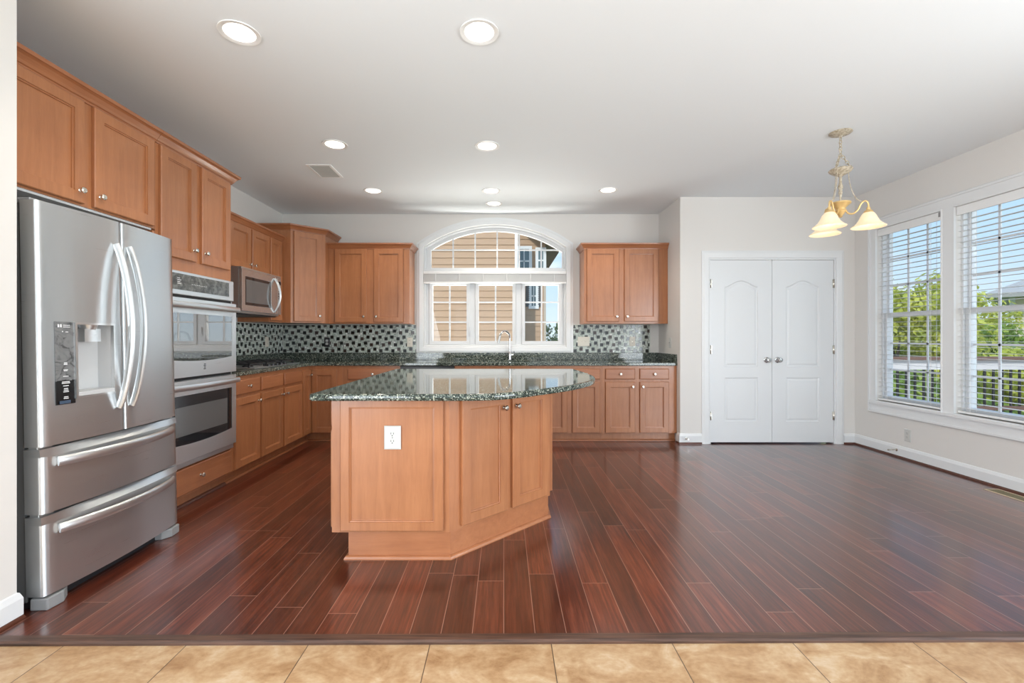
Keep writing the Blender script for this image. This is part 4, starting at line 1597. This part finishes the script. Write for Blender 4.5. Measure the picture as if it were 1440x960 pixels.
# control strip: smoky grey label panel, darker at its foot, with small pale marks
m = mat('strip_film', (0.1, 0.1, 0.1), 0.22)
k = NT(m)
tco = k.n('ShaderNodeTexCoord')
sp = k.n('ShaderNodeSeparateXYZ')
k.l(tco.outputs['Object'], sp.inputs[0])
f = k.noise(k.obj((1, 1, 1)), 22, 3, 0.5, 1.6)
c_ = k.ramp(f, [(0.36, (0.07, 0.07, 0.07)), (0.44, (0.15, 0.15, 0.15)), (0.60, (0.19, 0.19, 0.19))])
zc_ = k.math('ADD', sp.outputs['Z'], k.math('MULTIPLY', f, 0.02))
k.l(k.mix(k.math('LESS_THAN', zc_, 0.997), c_, (0.012, 0.012, 0.013)), k.b.inputs['Base Color'])
sx0_, sx1_ = 0.062, 0.142
ys_ = lambda x: front_curve(x)
b = MB()
b.add([(sx0_, ys_(sx0_) - 0.001, 0.878), (sx1_, ys_(sx1_) - 0.002, 0.878), (sx1_, ys_(sx1_) - 0.002, 1.252), (sx0_, ys_(sx0_) - 0.001, 1.252),
       (sx0_, ys_(sx0_) - 0.005, 0.880), (sx1_, ys_(sx1_) - 0.006, 0.880), (sx1_, ys_(sx1_) - 0.006, 1.250), (sx0_, ys_(sx0_) - 0.005, 1.250)],
      [(4, 5, 6, 7), (0, 1, 5, 4), (1, 2, 6, 5), (2, 3, 7, 6), (3, 0, 4, 7), (3, 2, 1, 0)])
shear(b).build('control_strip', 'strip_film', ld)
b = MB()


def mark(x0, x1, z0, z1):
    ya_, yb_ = ys_(sx0_) - 0.0052, ys_(sx1_) - 0.0062
    f_ = lambda x: ya_ + (yb_ - ya_) * (x - sx0_) / (sx1_ - sx0_) - 0.0006
    b.add([(x0, f_(x0), z0), (x1, f_(x1), z0), (x1, f_(x1), z1), (x0, f_(x0), z1)], [(0, 1, 2, 3)])


rm = random.Random(4)
for zc in (0.905, 0.912, 0.935, 0.942, 0.949, 0.962, 0.974, 0.980):
    hw = rm.uniform(0.008, 0.018)
    mark(0.102 - hw, 0.102 + hw, zc - 0.0018, zc + 0.0018)
for zc in (1.005, 1.03, 1.034, 1.058, 1.062, 1.066):
    hw = rm.uniform(0.006, 0.013)
    mark(0.102 - hw, 0.102 + hw, zc - 0.0015, zc + 0.0015)
for zc in (1.228, 1.236):
    mark(0.095, 0.124, zc - 0.0015, zc + 0.0015)
mark(0.072, 0.079, 1.226, 1.240)
mark(0.082, 0.089, 1.226, 1.240)
mark(0.090, 0.094, 1.205, 1.210)
mark(0.104, 0.116, 1.204, 1.207)
shear(b).build('strip_markings', 'mark_white', ld, fix=False)
b = MB()
b.box(0.070, 0.138, front_curve(0.1) - 0.0078, front_curve(0.1) - 0.0070, 0.882, 0.896)
mat('label_blue', (0.06, 0.09, 0.14), 0.4)
shear(b).build('strip_label', 'label_blue', ld)


def fridge_handle(parent, xt, xb_, lean_side):
    b = MB()
    n = 24
    pts = []
    for i in range(n + 1):
        t_ = i / n
        z = 0.825 + (1.655 - 0.825) * t_
        s_ = sin(pi * min(max((t_ - 0.0) / 1.0, 0), 1))
        pts.append((xt, -0.034 - 0.072 * s_ ** 0.75, z))
    b.tube(pts, 0.0185, 12, flat=(1.0, 0.55))
    shear(b).build('handle', 'steel_bar', parent, fix=False)


fridge_handle(ld, SPL - 0.040, 0, 0)
fridge_handle(rd, SPL + 0.040, 0, 0)


def fridge_drawer(z0, z1, hz):
    LIP = 0.034
    b = MB()
    door_prism(b, 0.0, FW, z0, z1 - LIP, yb=0.072, round0=True, round1=True, n=28)
    # sloped top lip that carries the handle
    nn = 28
    lo, hi = [], []
    for i in range(nn + 1):
        x = FW * i / nn
        lo.append((x, front_curve(x), z1 - LIP))
        hi.append((x, max(front_curve(x), -0.004) + 0.003, z1))
    b.rings([lo, hi], False, False, closed=False, smooth=True)
    b.add([hi[0], lo[0], (0, 0.072, z1 - LIP), (0, 0.072, z1)], [(0, 1, 2, 3)])
    b.add([hi[-1], lo[-1], (FW, 0.072, z1 - LIP), (FW, 0.072, z1)], [(0, 1, 2, 3)])
    b.add(hi + [(FW, 0.072, z1), (0, 0.072, z1)], [tuple(range(nn + 3))])
    d = shear(b).build('drawer', 'stainless', fr, fix=False, angle=50)
    h = MB()
    pts = []
    for i in range(29):
        t_ = i / 28
        x = 0.060 + (FW - 0.120) * t_
        pts.append((x, front_curve(x) - 0.010 - 0.040 * sin(pi * t_) ** 0.7, hz))
    h.tube(pts, 0.021, 12, flat=(0.55, 1.05))
    shear(h).build('handle', 'steel_bar', d, fix=False)
    return d


fridge_drawer(0.415, 0.695, 0.632)
fridge_drawer(0.060, 0.402, 0.335)
b = MB().box(0.02, FW - 0.02, 0.045, 0.10, 0.0, 0.058)
b.build('kick_grille', 'black_plastic', fr)
for x0, x1 in ((0.0, 0.13), (FW - 0.13, FW)):
    pz = [(x0, 0.06), (x1, 0.06), (x1 - 0.01, 0.01), ((x0 + x1) / 2 + 0.01, -0.018), (x0 + 0.006, -0.012)] if x0 == 0 else [(x0, 0.06), (x1, 0.06), (x1 - 0.006, -0.012), ((x0 + x1) / 2 - 0.01, -0.018), (x0 + 0.01, 0.01)]
    MB().prism([(x, y) for x, y in pz], 0.0, 0.052).build('foot', 'grey_plastic', fr, bevel=0.006)
for z in (0.70, 0.408):
    for x in (0.02, FW - 0.06):
        b = MB().box(x - 0.012, x + 0.055, 0.02, 0.06, z - 0.008, z + 0.006)
        shear(b).build('hinge', 'stainless', fr, bevel=0.002)

# ------------------------------------------------------------------ ceiling: recessed lights, air vent, chandelier
CLAB = ['recessed ceiling light in front of the refrigerator cabinet, nearest the left wall',
        'recessed ceiling light ahead of the island front, large and central',
        'recessed ceiling light just in front of the ceiling air vent',
        'recessed ceiling light over the back half of the island',
        'recessed ceiling light behind the air vent, before the back left cabinets',
        'recessed ceiling light before the arched window, nearer of the close pair',
        'recessed ceiling light closest to the arched window, farther of the close pair',
        'recessed ceiling light before the cabinet right of the arched window']
first = None
for (x, y), lb in zip(CANS, CLAB):
    if first is None:
        r = thing('recessed_light', lb, 'ceiling light', (x, y, ZC), 0, 'recessed ceiling lights')
        MB().lathe([(0.100, -0.001), (0.099, -0.006), (0.080, -0.004), (CR - 0.004, -0.001), (CR - 0.004, 0.0)], 40, cap0=False, cap1=False).build('trim_ring', 'can_white', r, fix=False)
        MB().lathe([(CR - 0.004, 0.0), (0.058, 0.075), (0.0, 0.0755)], 40, cap0=False, cap1=False).build('baffle', 'can_white', r, fix=False)
        MB().lathe([(0.0, 0.0735), (0.056, 0.0735), (0.056, 0.0745)], 40, cap0=False, cap1=False).build('lens', 'can_lens', r, fix=False)
        first = r
    else:
        dup(first, (x, y, ZC), label=lb)
    lamp('SPOT', 'can_lamp', (x, y, ZC + 0.05), (0, 0, 0), CAN_WATTS, (1.0, 0.91, 0.78), spot_size=radians(125), spot_blend=0.6, shadow_soft_size=0.05)

vt = thing('air_vent', 'white rectangular air vent in the ceiling beyond the left recessed light', 'vent', (-1.680, 4.270, ZC))
b = MB().sweep(rect(-0.112, 0.112, -0.165, 0.165), [(0.0, -0.0005), (0.0, -0.007), (-0.022, -0.009), (-0.026, -0.0005)], XY, closed=True)
b.build('frame', 'can_white', vt)
MB().box(-0.088, 0.088, -0.141, 0.141, -0.002, -0.0005).build('duct_opening', 'dark_gap', vt)
mat('vent_slat', (0.55, 0.55, 0.52), 0.5)
b = MB()
for i in range(15):
    y = -0.13 + i * 0.0186
    b.add([(-0.088, y, -0.0025), (0.088, y, -0.0025), (0.088, y + 0.011, -0.008), (-0.088, y + 0.011, -0.008)], [(0, 1, 2, 3)])
b.box(-0.088, 0.088, -0.003, 0.003, -0.009, -0.0022)
b.build('slats', 'vent_slat', vt, fix=False)

ch = thing('chandelier', 'three-light hanging chandelier with glowing alabaster bell shades', 'chandelier', (2.562, 3.467, ZC))
MB().lathe([(0.0, 0.0), (0.074, 0.0), (0.076, -0.006), (0.066, -0.014), (0.040, -0.022), (0.015, -0.030), (0.008, -0.040), (0.0, -0.040)], 28, (0, 0, -0.0005)).build('canopy', 'antique_ivory', ch)
b = MB()


def link(c, ax, L_=0.030, wd=0.011, r_=0.0028):
    c = Vector(c)
    a_ = Vector(ax[0]).normalized()
    s_ = Vector(ax[1])
    s_ = (s_ - a_ * s_.dot(a_)).normalized()
    pts = []
    for i in range(14):
        t_ = 2 * pi * i / 14
        pts.append(tuple(c + a_ * (L_ / 2 * cos(t_)) + s_ * (wd * 0.62 * sin(t_))))
    b.tube(pts, r_, 6, closed=True)


z = -0.052
for i in range(5):
    link((0, 0, z), ((0, 0, 1), ((1, 0.3, 0), (0.3, -1, 0))[i % 2]), 0.032, 0.016, 0.0032)
    z -= 0.0235
zt_ = z + 0.006
BZ = -0.290                       # rim of the upper bowl
ANG = [radians(90), radians(210), radians(330)]
for a in ANG:
    p0, p1 = Vector((0, 0, zt_)), Vector((0.070 * cos(a), 0.070 * sin(a), BZ))
    d_ = (p1 - p0)
    n_ = 6
    for i in range(n_):
        c = p0 + d_ * ((i + 0.5) / n_)
        link(c, (d_, ((-sin(a), cos(a), 0), (cos(a), sin(a), 1))[i % 2]), d_.length / n_ + 0.009, 0.014, 0.0028)
b.build('chain', 'antique_ivory', ch, fix=False)
MB().lathe([(0.0, BZ + 0.006), (0.070, BZ + 0.010), (0.078, BZ), (0.070, BZ - 0.012), (0.045, BZ - 0.030), (0.020, BZ - 0.040), (0.012, BZ - 0.05), (0.0, BZ - 0.05)], 28).build('upper_bowl', 'antique_ivory', ch)
MB().lathe([(0.0, BZ - 0.045), (0.009, BZ - 0.05), (0.010, BZ - 0.10), (0.018, BZ - 0.13), (0.010, BZ - 0.15), (0.014, BZ - 0.17), (0.007, BZ - 0.20), (0.007, BZ - 0.26), (0.0, BZ - 0.26)], 18).build('stem', 'antique_ivory', ch)
HZ = -0.545
MB().lathe([(0.0, HZ + 0.012), (0.066, HZ + 0.010), (0.068, HZ), (0.055, HZ - 0.012), (0.036, HZ - 0.030), (0.030, HZ - 0.045), (0.036, HZ - 0.055), (0.022, HZ - 0.080), (0.012, HZ - 0.090), (0.014, HZ - 0.100), (0.0, HZ - 0.106)], 28).build('hub', 'antique_gold', ch)
AR = 0.168
for a in ANG:
    dx, dy = cos(a), sin(a)
    b = MB()
    P = [(0.030, HZ - 0.045), (0.045, HZ - 0.075), (0.075, HZ - 0.085), (0.105, HZ - 0.060), (0.122, HZ - 0.022), (0.142, HZ + 0.000), (0.160, HZ - 0.006), (AR, HZ - 0.030), (AR, HZ - 0.052)]
    pp = catmull(P, 4)
    b.tube([(dx * r_, dy * r_, z_) for r_, z_ in pp], 0.0062, 8)
    sc_ = [(0.105, HZ - 0.060), (0.112, HZ - 0.080), (0.100, HZ - 0.092), (0.090, HZ - 0.082)]
    arm = b.build('arm', 'antique_gold', ch)
    b = MB()
    rp = [(0.050, BZ - 0.02), (0.054, BZ - 0.09), (0.072, BZ - 0.17), (0.100, BZ - 0.235), (0.128, HZ + 0.002)]
    b.tube([(dx * r_, dy * r_, z_) for r_, z_ in catmull(rp, 4)], 0.0030, 6)
    b.build('suspension_rod', 'antique_ivory', ch)
    c0 = (dx * AR, dy * AR, HZ - 0.050)
    MB().lathe([(0.0, 0.0), (0.012, 0.0), (0.014, -0.018), (0.026, -0.026), (0.032, -0.040), (0.0, -0.040)], 20, c0).build('socket_cup', 'antique_gold', ch)
    shp = [(0.026, -0.036), (0.034, -0.044), (0.047, -0.064), (0.057, -0.090), (0.071, -0.118), (0.092, -0.140), (0.108, -0.152), (0.107, -0.156), (0.088, -0.142), (0.067, -0.120), (0.052, -0.090), (0.042, -0.065), (0.028, -0.045)]
    shp = [(r_, -0.036 + (z_ + 0.036) * 0.93) for r_, z_ in shp]
    sh_ = MB().lathe(shp, 36, c0, cap0=False, cap1=False).build('lamp_shade', 'alabaster', ch, fix=False)
    MB().lathe([(0.0, -0.040), (0.012, -0.045), (0.022, -0.070), (0.026, -0.090), (0.020, -0.110), (0.0, -0.118)], 18, c0).build('bulb', 'bulb_glow', sh_)
    lamp('POINT', 'chandelier_lamp', (2.562 + c0[0], 3.467 + c0[1], ZC + c0[2] - 0.100), (0, 0, 0), 1.4, (1.0, 0.84, 0.62), shadow_soft_size=0.03)

# floor register by the right wall
fv_ = thing('floor_register', 'flat brass-coloured floor vent by the right wall baseboard', 'vent', (3.785, 3.385, 0.0005))
mat('register_frame', (0.62, 0.50, 0.36), 0.4)
mat('register_core', (0.20, 0.165, 0.09), 0.5)
MB().sweep(rect(-0.058, 0.058, -0.155, 0.155), [(0, 0), (0, 0.004), (-0.008, 0.005), (-0.010, 0.0)], XY, closed=True).build('frame', 'register_frame', fv_)
b = MB().box(-0.049, 0.049, -0.146, 0.146, 0.0, 0.002)
for i in range(16):
    y = -0.138 + i * 0.0184
    b.box(-0.046, 0.046, y, y + 0.007, 0.002, 0.0038)
b.build('louvers', 'register_core', fv_, fix=False)

# ------------------------------------------------------------------ outdoors
b = MB().box(-40, 60, 6.2, 80, -3.1, -3.0).box(4.2, 60, -30, 6.2, -3.1, -3.0)
struct(b.build('ground', 'lawn', fix=False))


def lap_wall(mb, x0, x1, y, z0, z1, lap=0.178, d=0.012):
    """lap siding facing -Y"""
    z = z0
    while z < z1:
        zt_ = min(z + lap, z1)
        mb.add([(x0, y - d, z), (x1, y - d, z), (x1, y - 0.001, zt_), (x0, y - 0.001, zt_), (x0, y, z), (x1, y, z)], [(0, 1, 2, 3), (4, 5, 1, 0)])
        z += lap
    mb.box(x0, x1, y, y + 0.1, z0, z1)


NY = 10.4
nb = thing('neighbor_house', 'beige lap-sided house outside the arched window', 'house', (-2.0, NY, -3.0))
XC = (727 - 709) / 640 * NY
b = MB()
lap_wall(b, -6.0, XC + 2.0, 0, 0.0, 8.5, 0.150, 0.018)
b.build('siding_wall', 'siding', nb, fix=False)
MB().box(XC + 2.0 - 0.05, XC + 2.02, -0.03, 0.12, 0, 8.5).build('corner_trim', 'white_trim', nb)
NY2 = 12.6
s2 = NY2 / 640
x2 = (767 - 709) * s2 + 2.0
xw = XC + 2.0
yy = NY2 - NY
zpx = lambda py: H + (474.5 - py) * s2 + 3.0
gx0, gz0, gx1, gz1 = (735 - 709) * s2 + 2.0, zpx(314), x2 + 0.22, zpx(354)


def rake_x(z):
    return min(x2, gx0 + (gx1 - gx0) * (z - gz0) / (gz1 - gz0))


b = MB()
z = 0.0
while z < gz0:
    zt_ = min(z + 0.150, gz0)
    xr0, xr1 = rake_x(z), rake_x(zt_)
    b.add([(xw - 0.2, yy - 0.016, z), (xr0, yy - 0.016, z), (xr1, yy - 0.001, zt_), (xw - 0.2, yy - 0.001, zt_), (xw - 0.2, yy, z), (xr0, yy, z)], [(0, 1, 2, 3), (4, 5, 1, 0)])
    z += 0.150
b.plate([(xw - 0.2, 0.0), (x2, 0.0), (x2, gz1 + 0.05), (gx0, gz0), (xw - 0.2, gz0)], [], yy, yy + 0.1, XZ)
b.box(x2 - 0.1, x2, yy + 0.1, yy + 5, 0, gz1 - 0.2)
b.build('wing_wall', 'siding', nb, fix=False)
MB().box(x2 - 0.05, x2 + 0.012, yy - 0.025, yy + 0.1, 0, gz1 - 0.05).build('corner_trim', 'siding_grey', nb)
b = MB()
dxr, dzr = gx1 - gx0, gz1 - gz0
b.rings([[(gx0 - dxr, yv, gz0 - dzr + o_), (gx1 + 0.12 * dxr, yv, gz1 + 0.12 * dzr + o_), (gx1 + 0.12 * dxr, yv, gz1 + 0.12 * dzr + o_ + 0.22), (gx0 - dxr, yv, gz0 - dzr + o_ + 0.22)] for yv, o_ in ((yy - 0.40, 0.0), (yy + 5.0, 0.0))])
b.build('gable_roof', 'eave', nb, fix=False)


def nwin(px0, px1, py0, py1, shut=False):
    s = (NY2 - 0.03) / 640
    x0, x1 = (px0 - 709) * s + 2.0, (px1 - 709) * s + 2.0
    z1, z0 = H + (474.5 - py0) * s + 3.0, H + (474.5 - py1) * s + 3.0
    if shut:
        b = MB().box(x0, x1, yy - 0.045, yy - 0.014, z0, z1)
        i = z0 + 0.05
        while i < z1 - 0.06:
            b.box(x0 + 0.02, x1 - 0.02, yy - 0.052, yy - 0.045, i, i + 0.03)
            i += 0.055
        b.build('shutter', 'shutter', nb, fix=False)
        return
    f_ = MB().plate(rect(x0 - 0.08, x1 + 0.08, z0 - 0.08, z1 + 0.08), [rect(x0, x1, z0, z1)], yy - 0.05, yy - 0.012, XZ)
    f_.box((x0 + x1) / 2 - 0.012, (x0 + x1) / 2 + 0.012, yy - 0.04, yy - 0.02, z0, z1).box(x0, x1, yy - 0.04, yy - 0.02, (z0 + z1) / 2 - 0.02, (z0 + z1) / 2 + 0.02)
    fo = f_.build('window', 'white_trim', nb, fix=False)
    MB().plate(rect(x0, x1, z0, z1), [], yy - 0.025, yy - 0.016, XZ).build('pane', 'far_glass', fo)


nwin(730, 744, 350, 384)
nwin(739.5, 745.5, 398, 431, True)
nwin(755.5, 761.5, 398, 431, True)
nwin(747.5, 753.5, 402, 430)
nwin(757, 764, 352, 380)

# second house far to the right
fh = thing('distant_house', 'cream house with grey hipped roof beyond the trees', 'house', (18.35, 16.5, -3.0), radians(-50))
b = MB()
lap_wall(b, 0, 9, 0, 0, 6.0 - 0.35, 0.22, 0.02)
b.box(0, 0.1, 0.1, 7, 0, 5.65).box(8.9, 9, 0.1, 7, 0, 5.65)
b.build('siding_wall', 'siding_cream', fh, fix=False)
MB().box(-0.02, 0.12, -0.04, 0.05, 0, 5.65).build('corner_trim', 'white_trim', fh)
ze = 5.62
MB().add([(-0.6, -0.6, ze), (9.6, -0.6, ze), (9.6, 7.6, ze), (-0.6, 7.6, ze), (-0.6, -0.6, ze + 0.16), (9.6, -0.6, ze + 0.16), (9.6, 7.6, ze + 0.16), (-0.6, 7.6, ze + 0.16), (3.4, 3.5, ze + 2.3), (5.6, 3.5, ze + 2.3)],
         [(0, 1, 2, 3), (0, 1, 5, 4), (1, 2, 6, 5), (2, 3, 7, 6), (3, 0, 4, 7), (4, 5, 9, 8), (5, 6, 9), (6, 7, 8, 9), (7, 4, 8)]).build('roof', 'roof_shingle', fh, fix=False)
f_ = MB().plate(rect(0.75, 1.75, 3.55, 5.1), [rect(0.85, 1.65, 3.65, 5.0)], -0.07, -0.01, XZ).build('window', 'white_trim', fh)
MB().plate(rect(0.85, 1.65, 3.65, 5.0), [], -0.04, -0.03, XZ).build('pane', 'far_glass', f_)

# deck and railing outside the right windows
DY = 5.85
b = MB()
for i in range(46):
    b.box(4.08, 10.0, -1.0 + i * 0.15, -1.0 + i * 0.15 + 0.143, -0.12, -0.09)
dk = b.build('deck', 'deck_board', fix=False)
dk['kind'] = 'structure'
rl = thing('deck_railing', 'white deck railing with brown cap and black balusters outside the windows', 'railing', (4.10, DY, -0.09))
MB().box(0, 5.9, -0.07, 0.07, 0.985, 1.025).build('cap_rail', 'rail_cap', rl)
MB().box(0, 5.9, -0.02, 0.02, 0.86, 0.984).build('top_rail', 'rail_white', rl)
MB().box(0, 5.9, -0.02, 0.02, 0.34, 0.39).build('bottom_rail', 'rail_cap', rl)
n = 0
x = 0.06
while x < 5.85 and n < 90:
    MB().box(x - 0.010, x + 0.010, -0.010, 0.010, 0.0, 0.859).build('baluster', 'baluster', rl)
    x += 0.112
    n += 1


def tree(name, label, x, y, z0, h, rad, leaf, seed, nclump=26, nleaf=120, lsz=0.072, squash=0.85):
    rnd = random.Random(seed)
    r = thing(name, label, 'tree', (x, y, z0), 0, 'trees beyond the deck')
    b = MB()
    b.tube([(0, 0, 0), (0.05, 0.02, h * 0.4), (-0.03, 0.05, h * 0.75)], [h * 0.028, h * 0.02, h * 0.008], 8)
    for i in range(6):
        a = rnd.uniform(0, 2 * pi)
        zz0 = h * rnd.uniform(0.3, 0.6)
        b.tube([(0.03, 0.02, zz0), (cos(a) * rad * 0.35, sin(a) * rad * 0.35, zz0 + h * 0.12), (cos(a) * rad * 0.7, sin(a) * rad * 0.7, zz0 + h * 0.2)], [h * 0.011, h * 0.007, h * 0.003], 6)
    b.build('trunk', 'bark', r, fix=False)
    b = MB()
    cz = h - rad * squash
    for _ in range(nclump):
        while True:
            p = Vector((rnd.uniform(-1, 1), rnd.uniform(-1, 1), rnd.uniform(-1, 1)))
            if 0.35 < p.length < 1.0:
                break
        c = Vector((p.x * rad, p.y * rad, cz + p.z * rad * squash))
        cr_ = rad * rnd.uniform(0.22, 0.38)
        for _ in range(int(nleaf * 1.7)):
            d_ = Vector((rnd.gauss(0, 1), rnd.gauss(0, 1), rnd.gauss(0, 1))).normalized()
            q = c + d_ * cr_ * rnd.uniform(0.55, 1.05)
            n_ = (d_ + Vector((rnd.gauss(0, .5), rnd.gauss(0, .5), rnd.gauss(0, .5) + 0.4))).normalized()
            t1 = n_.orthogonal().normalized()
            t1 = (t1 * cos(rnd.uniform(0, 6.28)) + n_.cross(t1) * sin(rnd.uniform(0, 6.28))).normalized()
            t2 = n_.cross(t1)
            s_ = lsz * rnd.uniform(0.6, 1.25)
            b.add([tuple(q - t1 * s_), tuple(q - t2 * s_ * 0.55), tuple(q + t1 * s_), tuple(q + t2 * s_ * 0.55)], [(0, 1, 2, 3)])
    b.build('foliage', leaf, r, fix=False)
    return r


def at(px, Y):
    return (px - 709) / 640 * Y


tree('leafy_tree', 'bushy yellow-green tree behind the window nearer the pantry doors', at(1257, 10.8), 10.8, -3.0, 5.55, 1.5, 'leaf_yellow', 1, 44, 130)
tree('leafy_tree', 'yellow-green tree showing beside the window mullion', at(1318, 15.2), 15.2, -3.0, 5.9, 1.6, 'leaf_yellow', 2, 40, 130)
tree('leafy_tree', 'green tree left of the distant cream house', at(1392, 11.9), 11.9, -3.0, 4.65, 1.1, 'leaf_green', 3, 28, 130)
tree('leafy_tree', 'low yellow-green tree in front of the distant cream house', at(1436, 8.4), 8.4, -3.0, 3.8, 1.2, 'leaf_yellow', 4, 30, 130)
tree('leafy_tree', 'dark green tree low behind the deck balusters', at(1300, 7.3), 7.3, -3.0, 3.7, 0.95, 'leaf_green', 5, 30, 130)
tree('leafy_tree', 'small dark tree in the lowest right pane over the sink', at(783, 19.0), 19.0, -3.0, 4.75, 1.2, 'leaf_dark', 6, 24, 120)
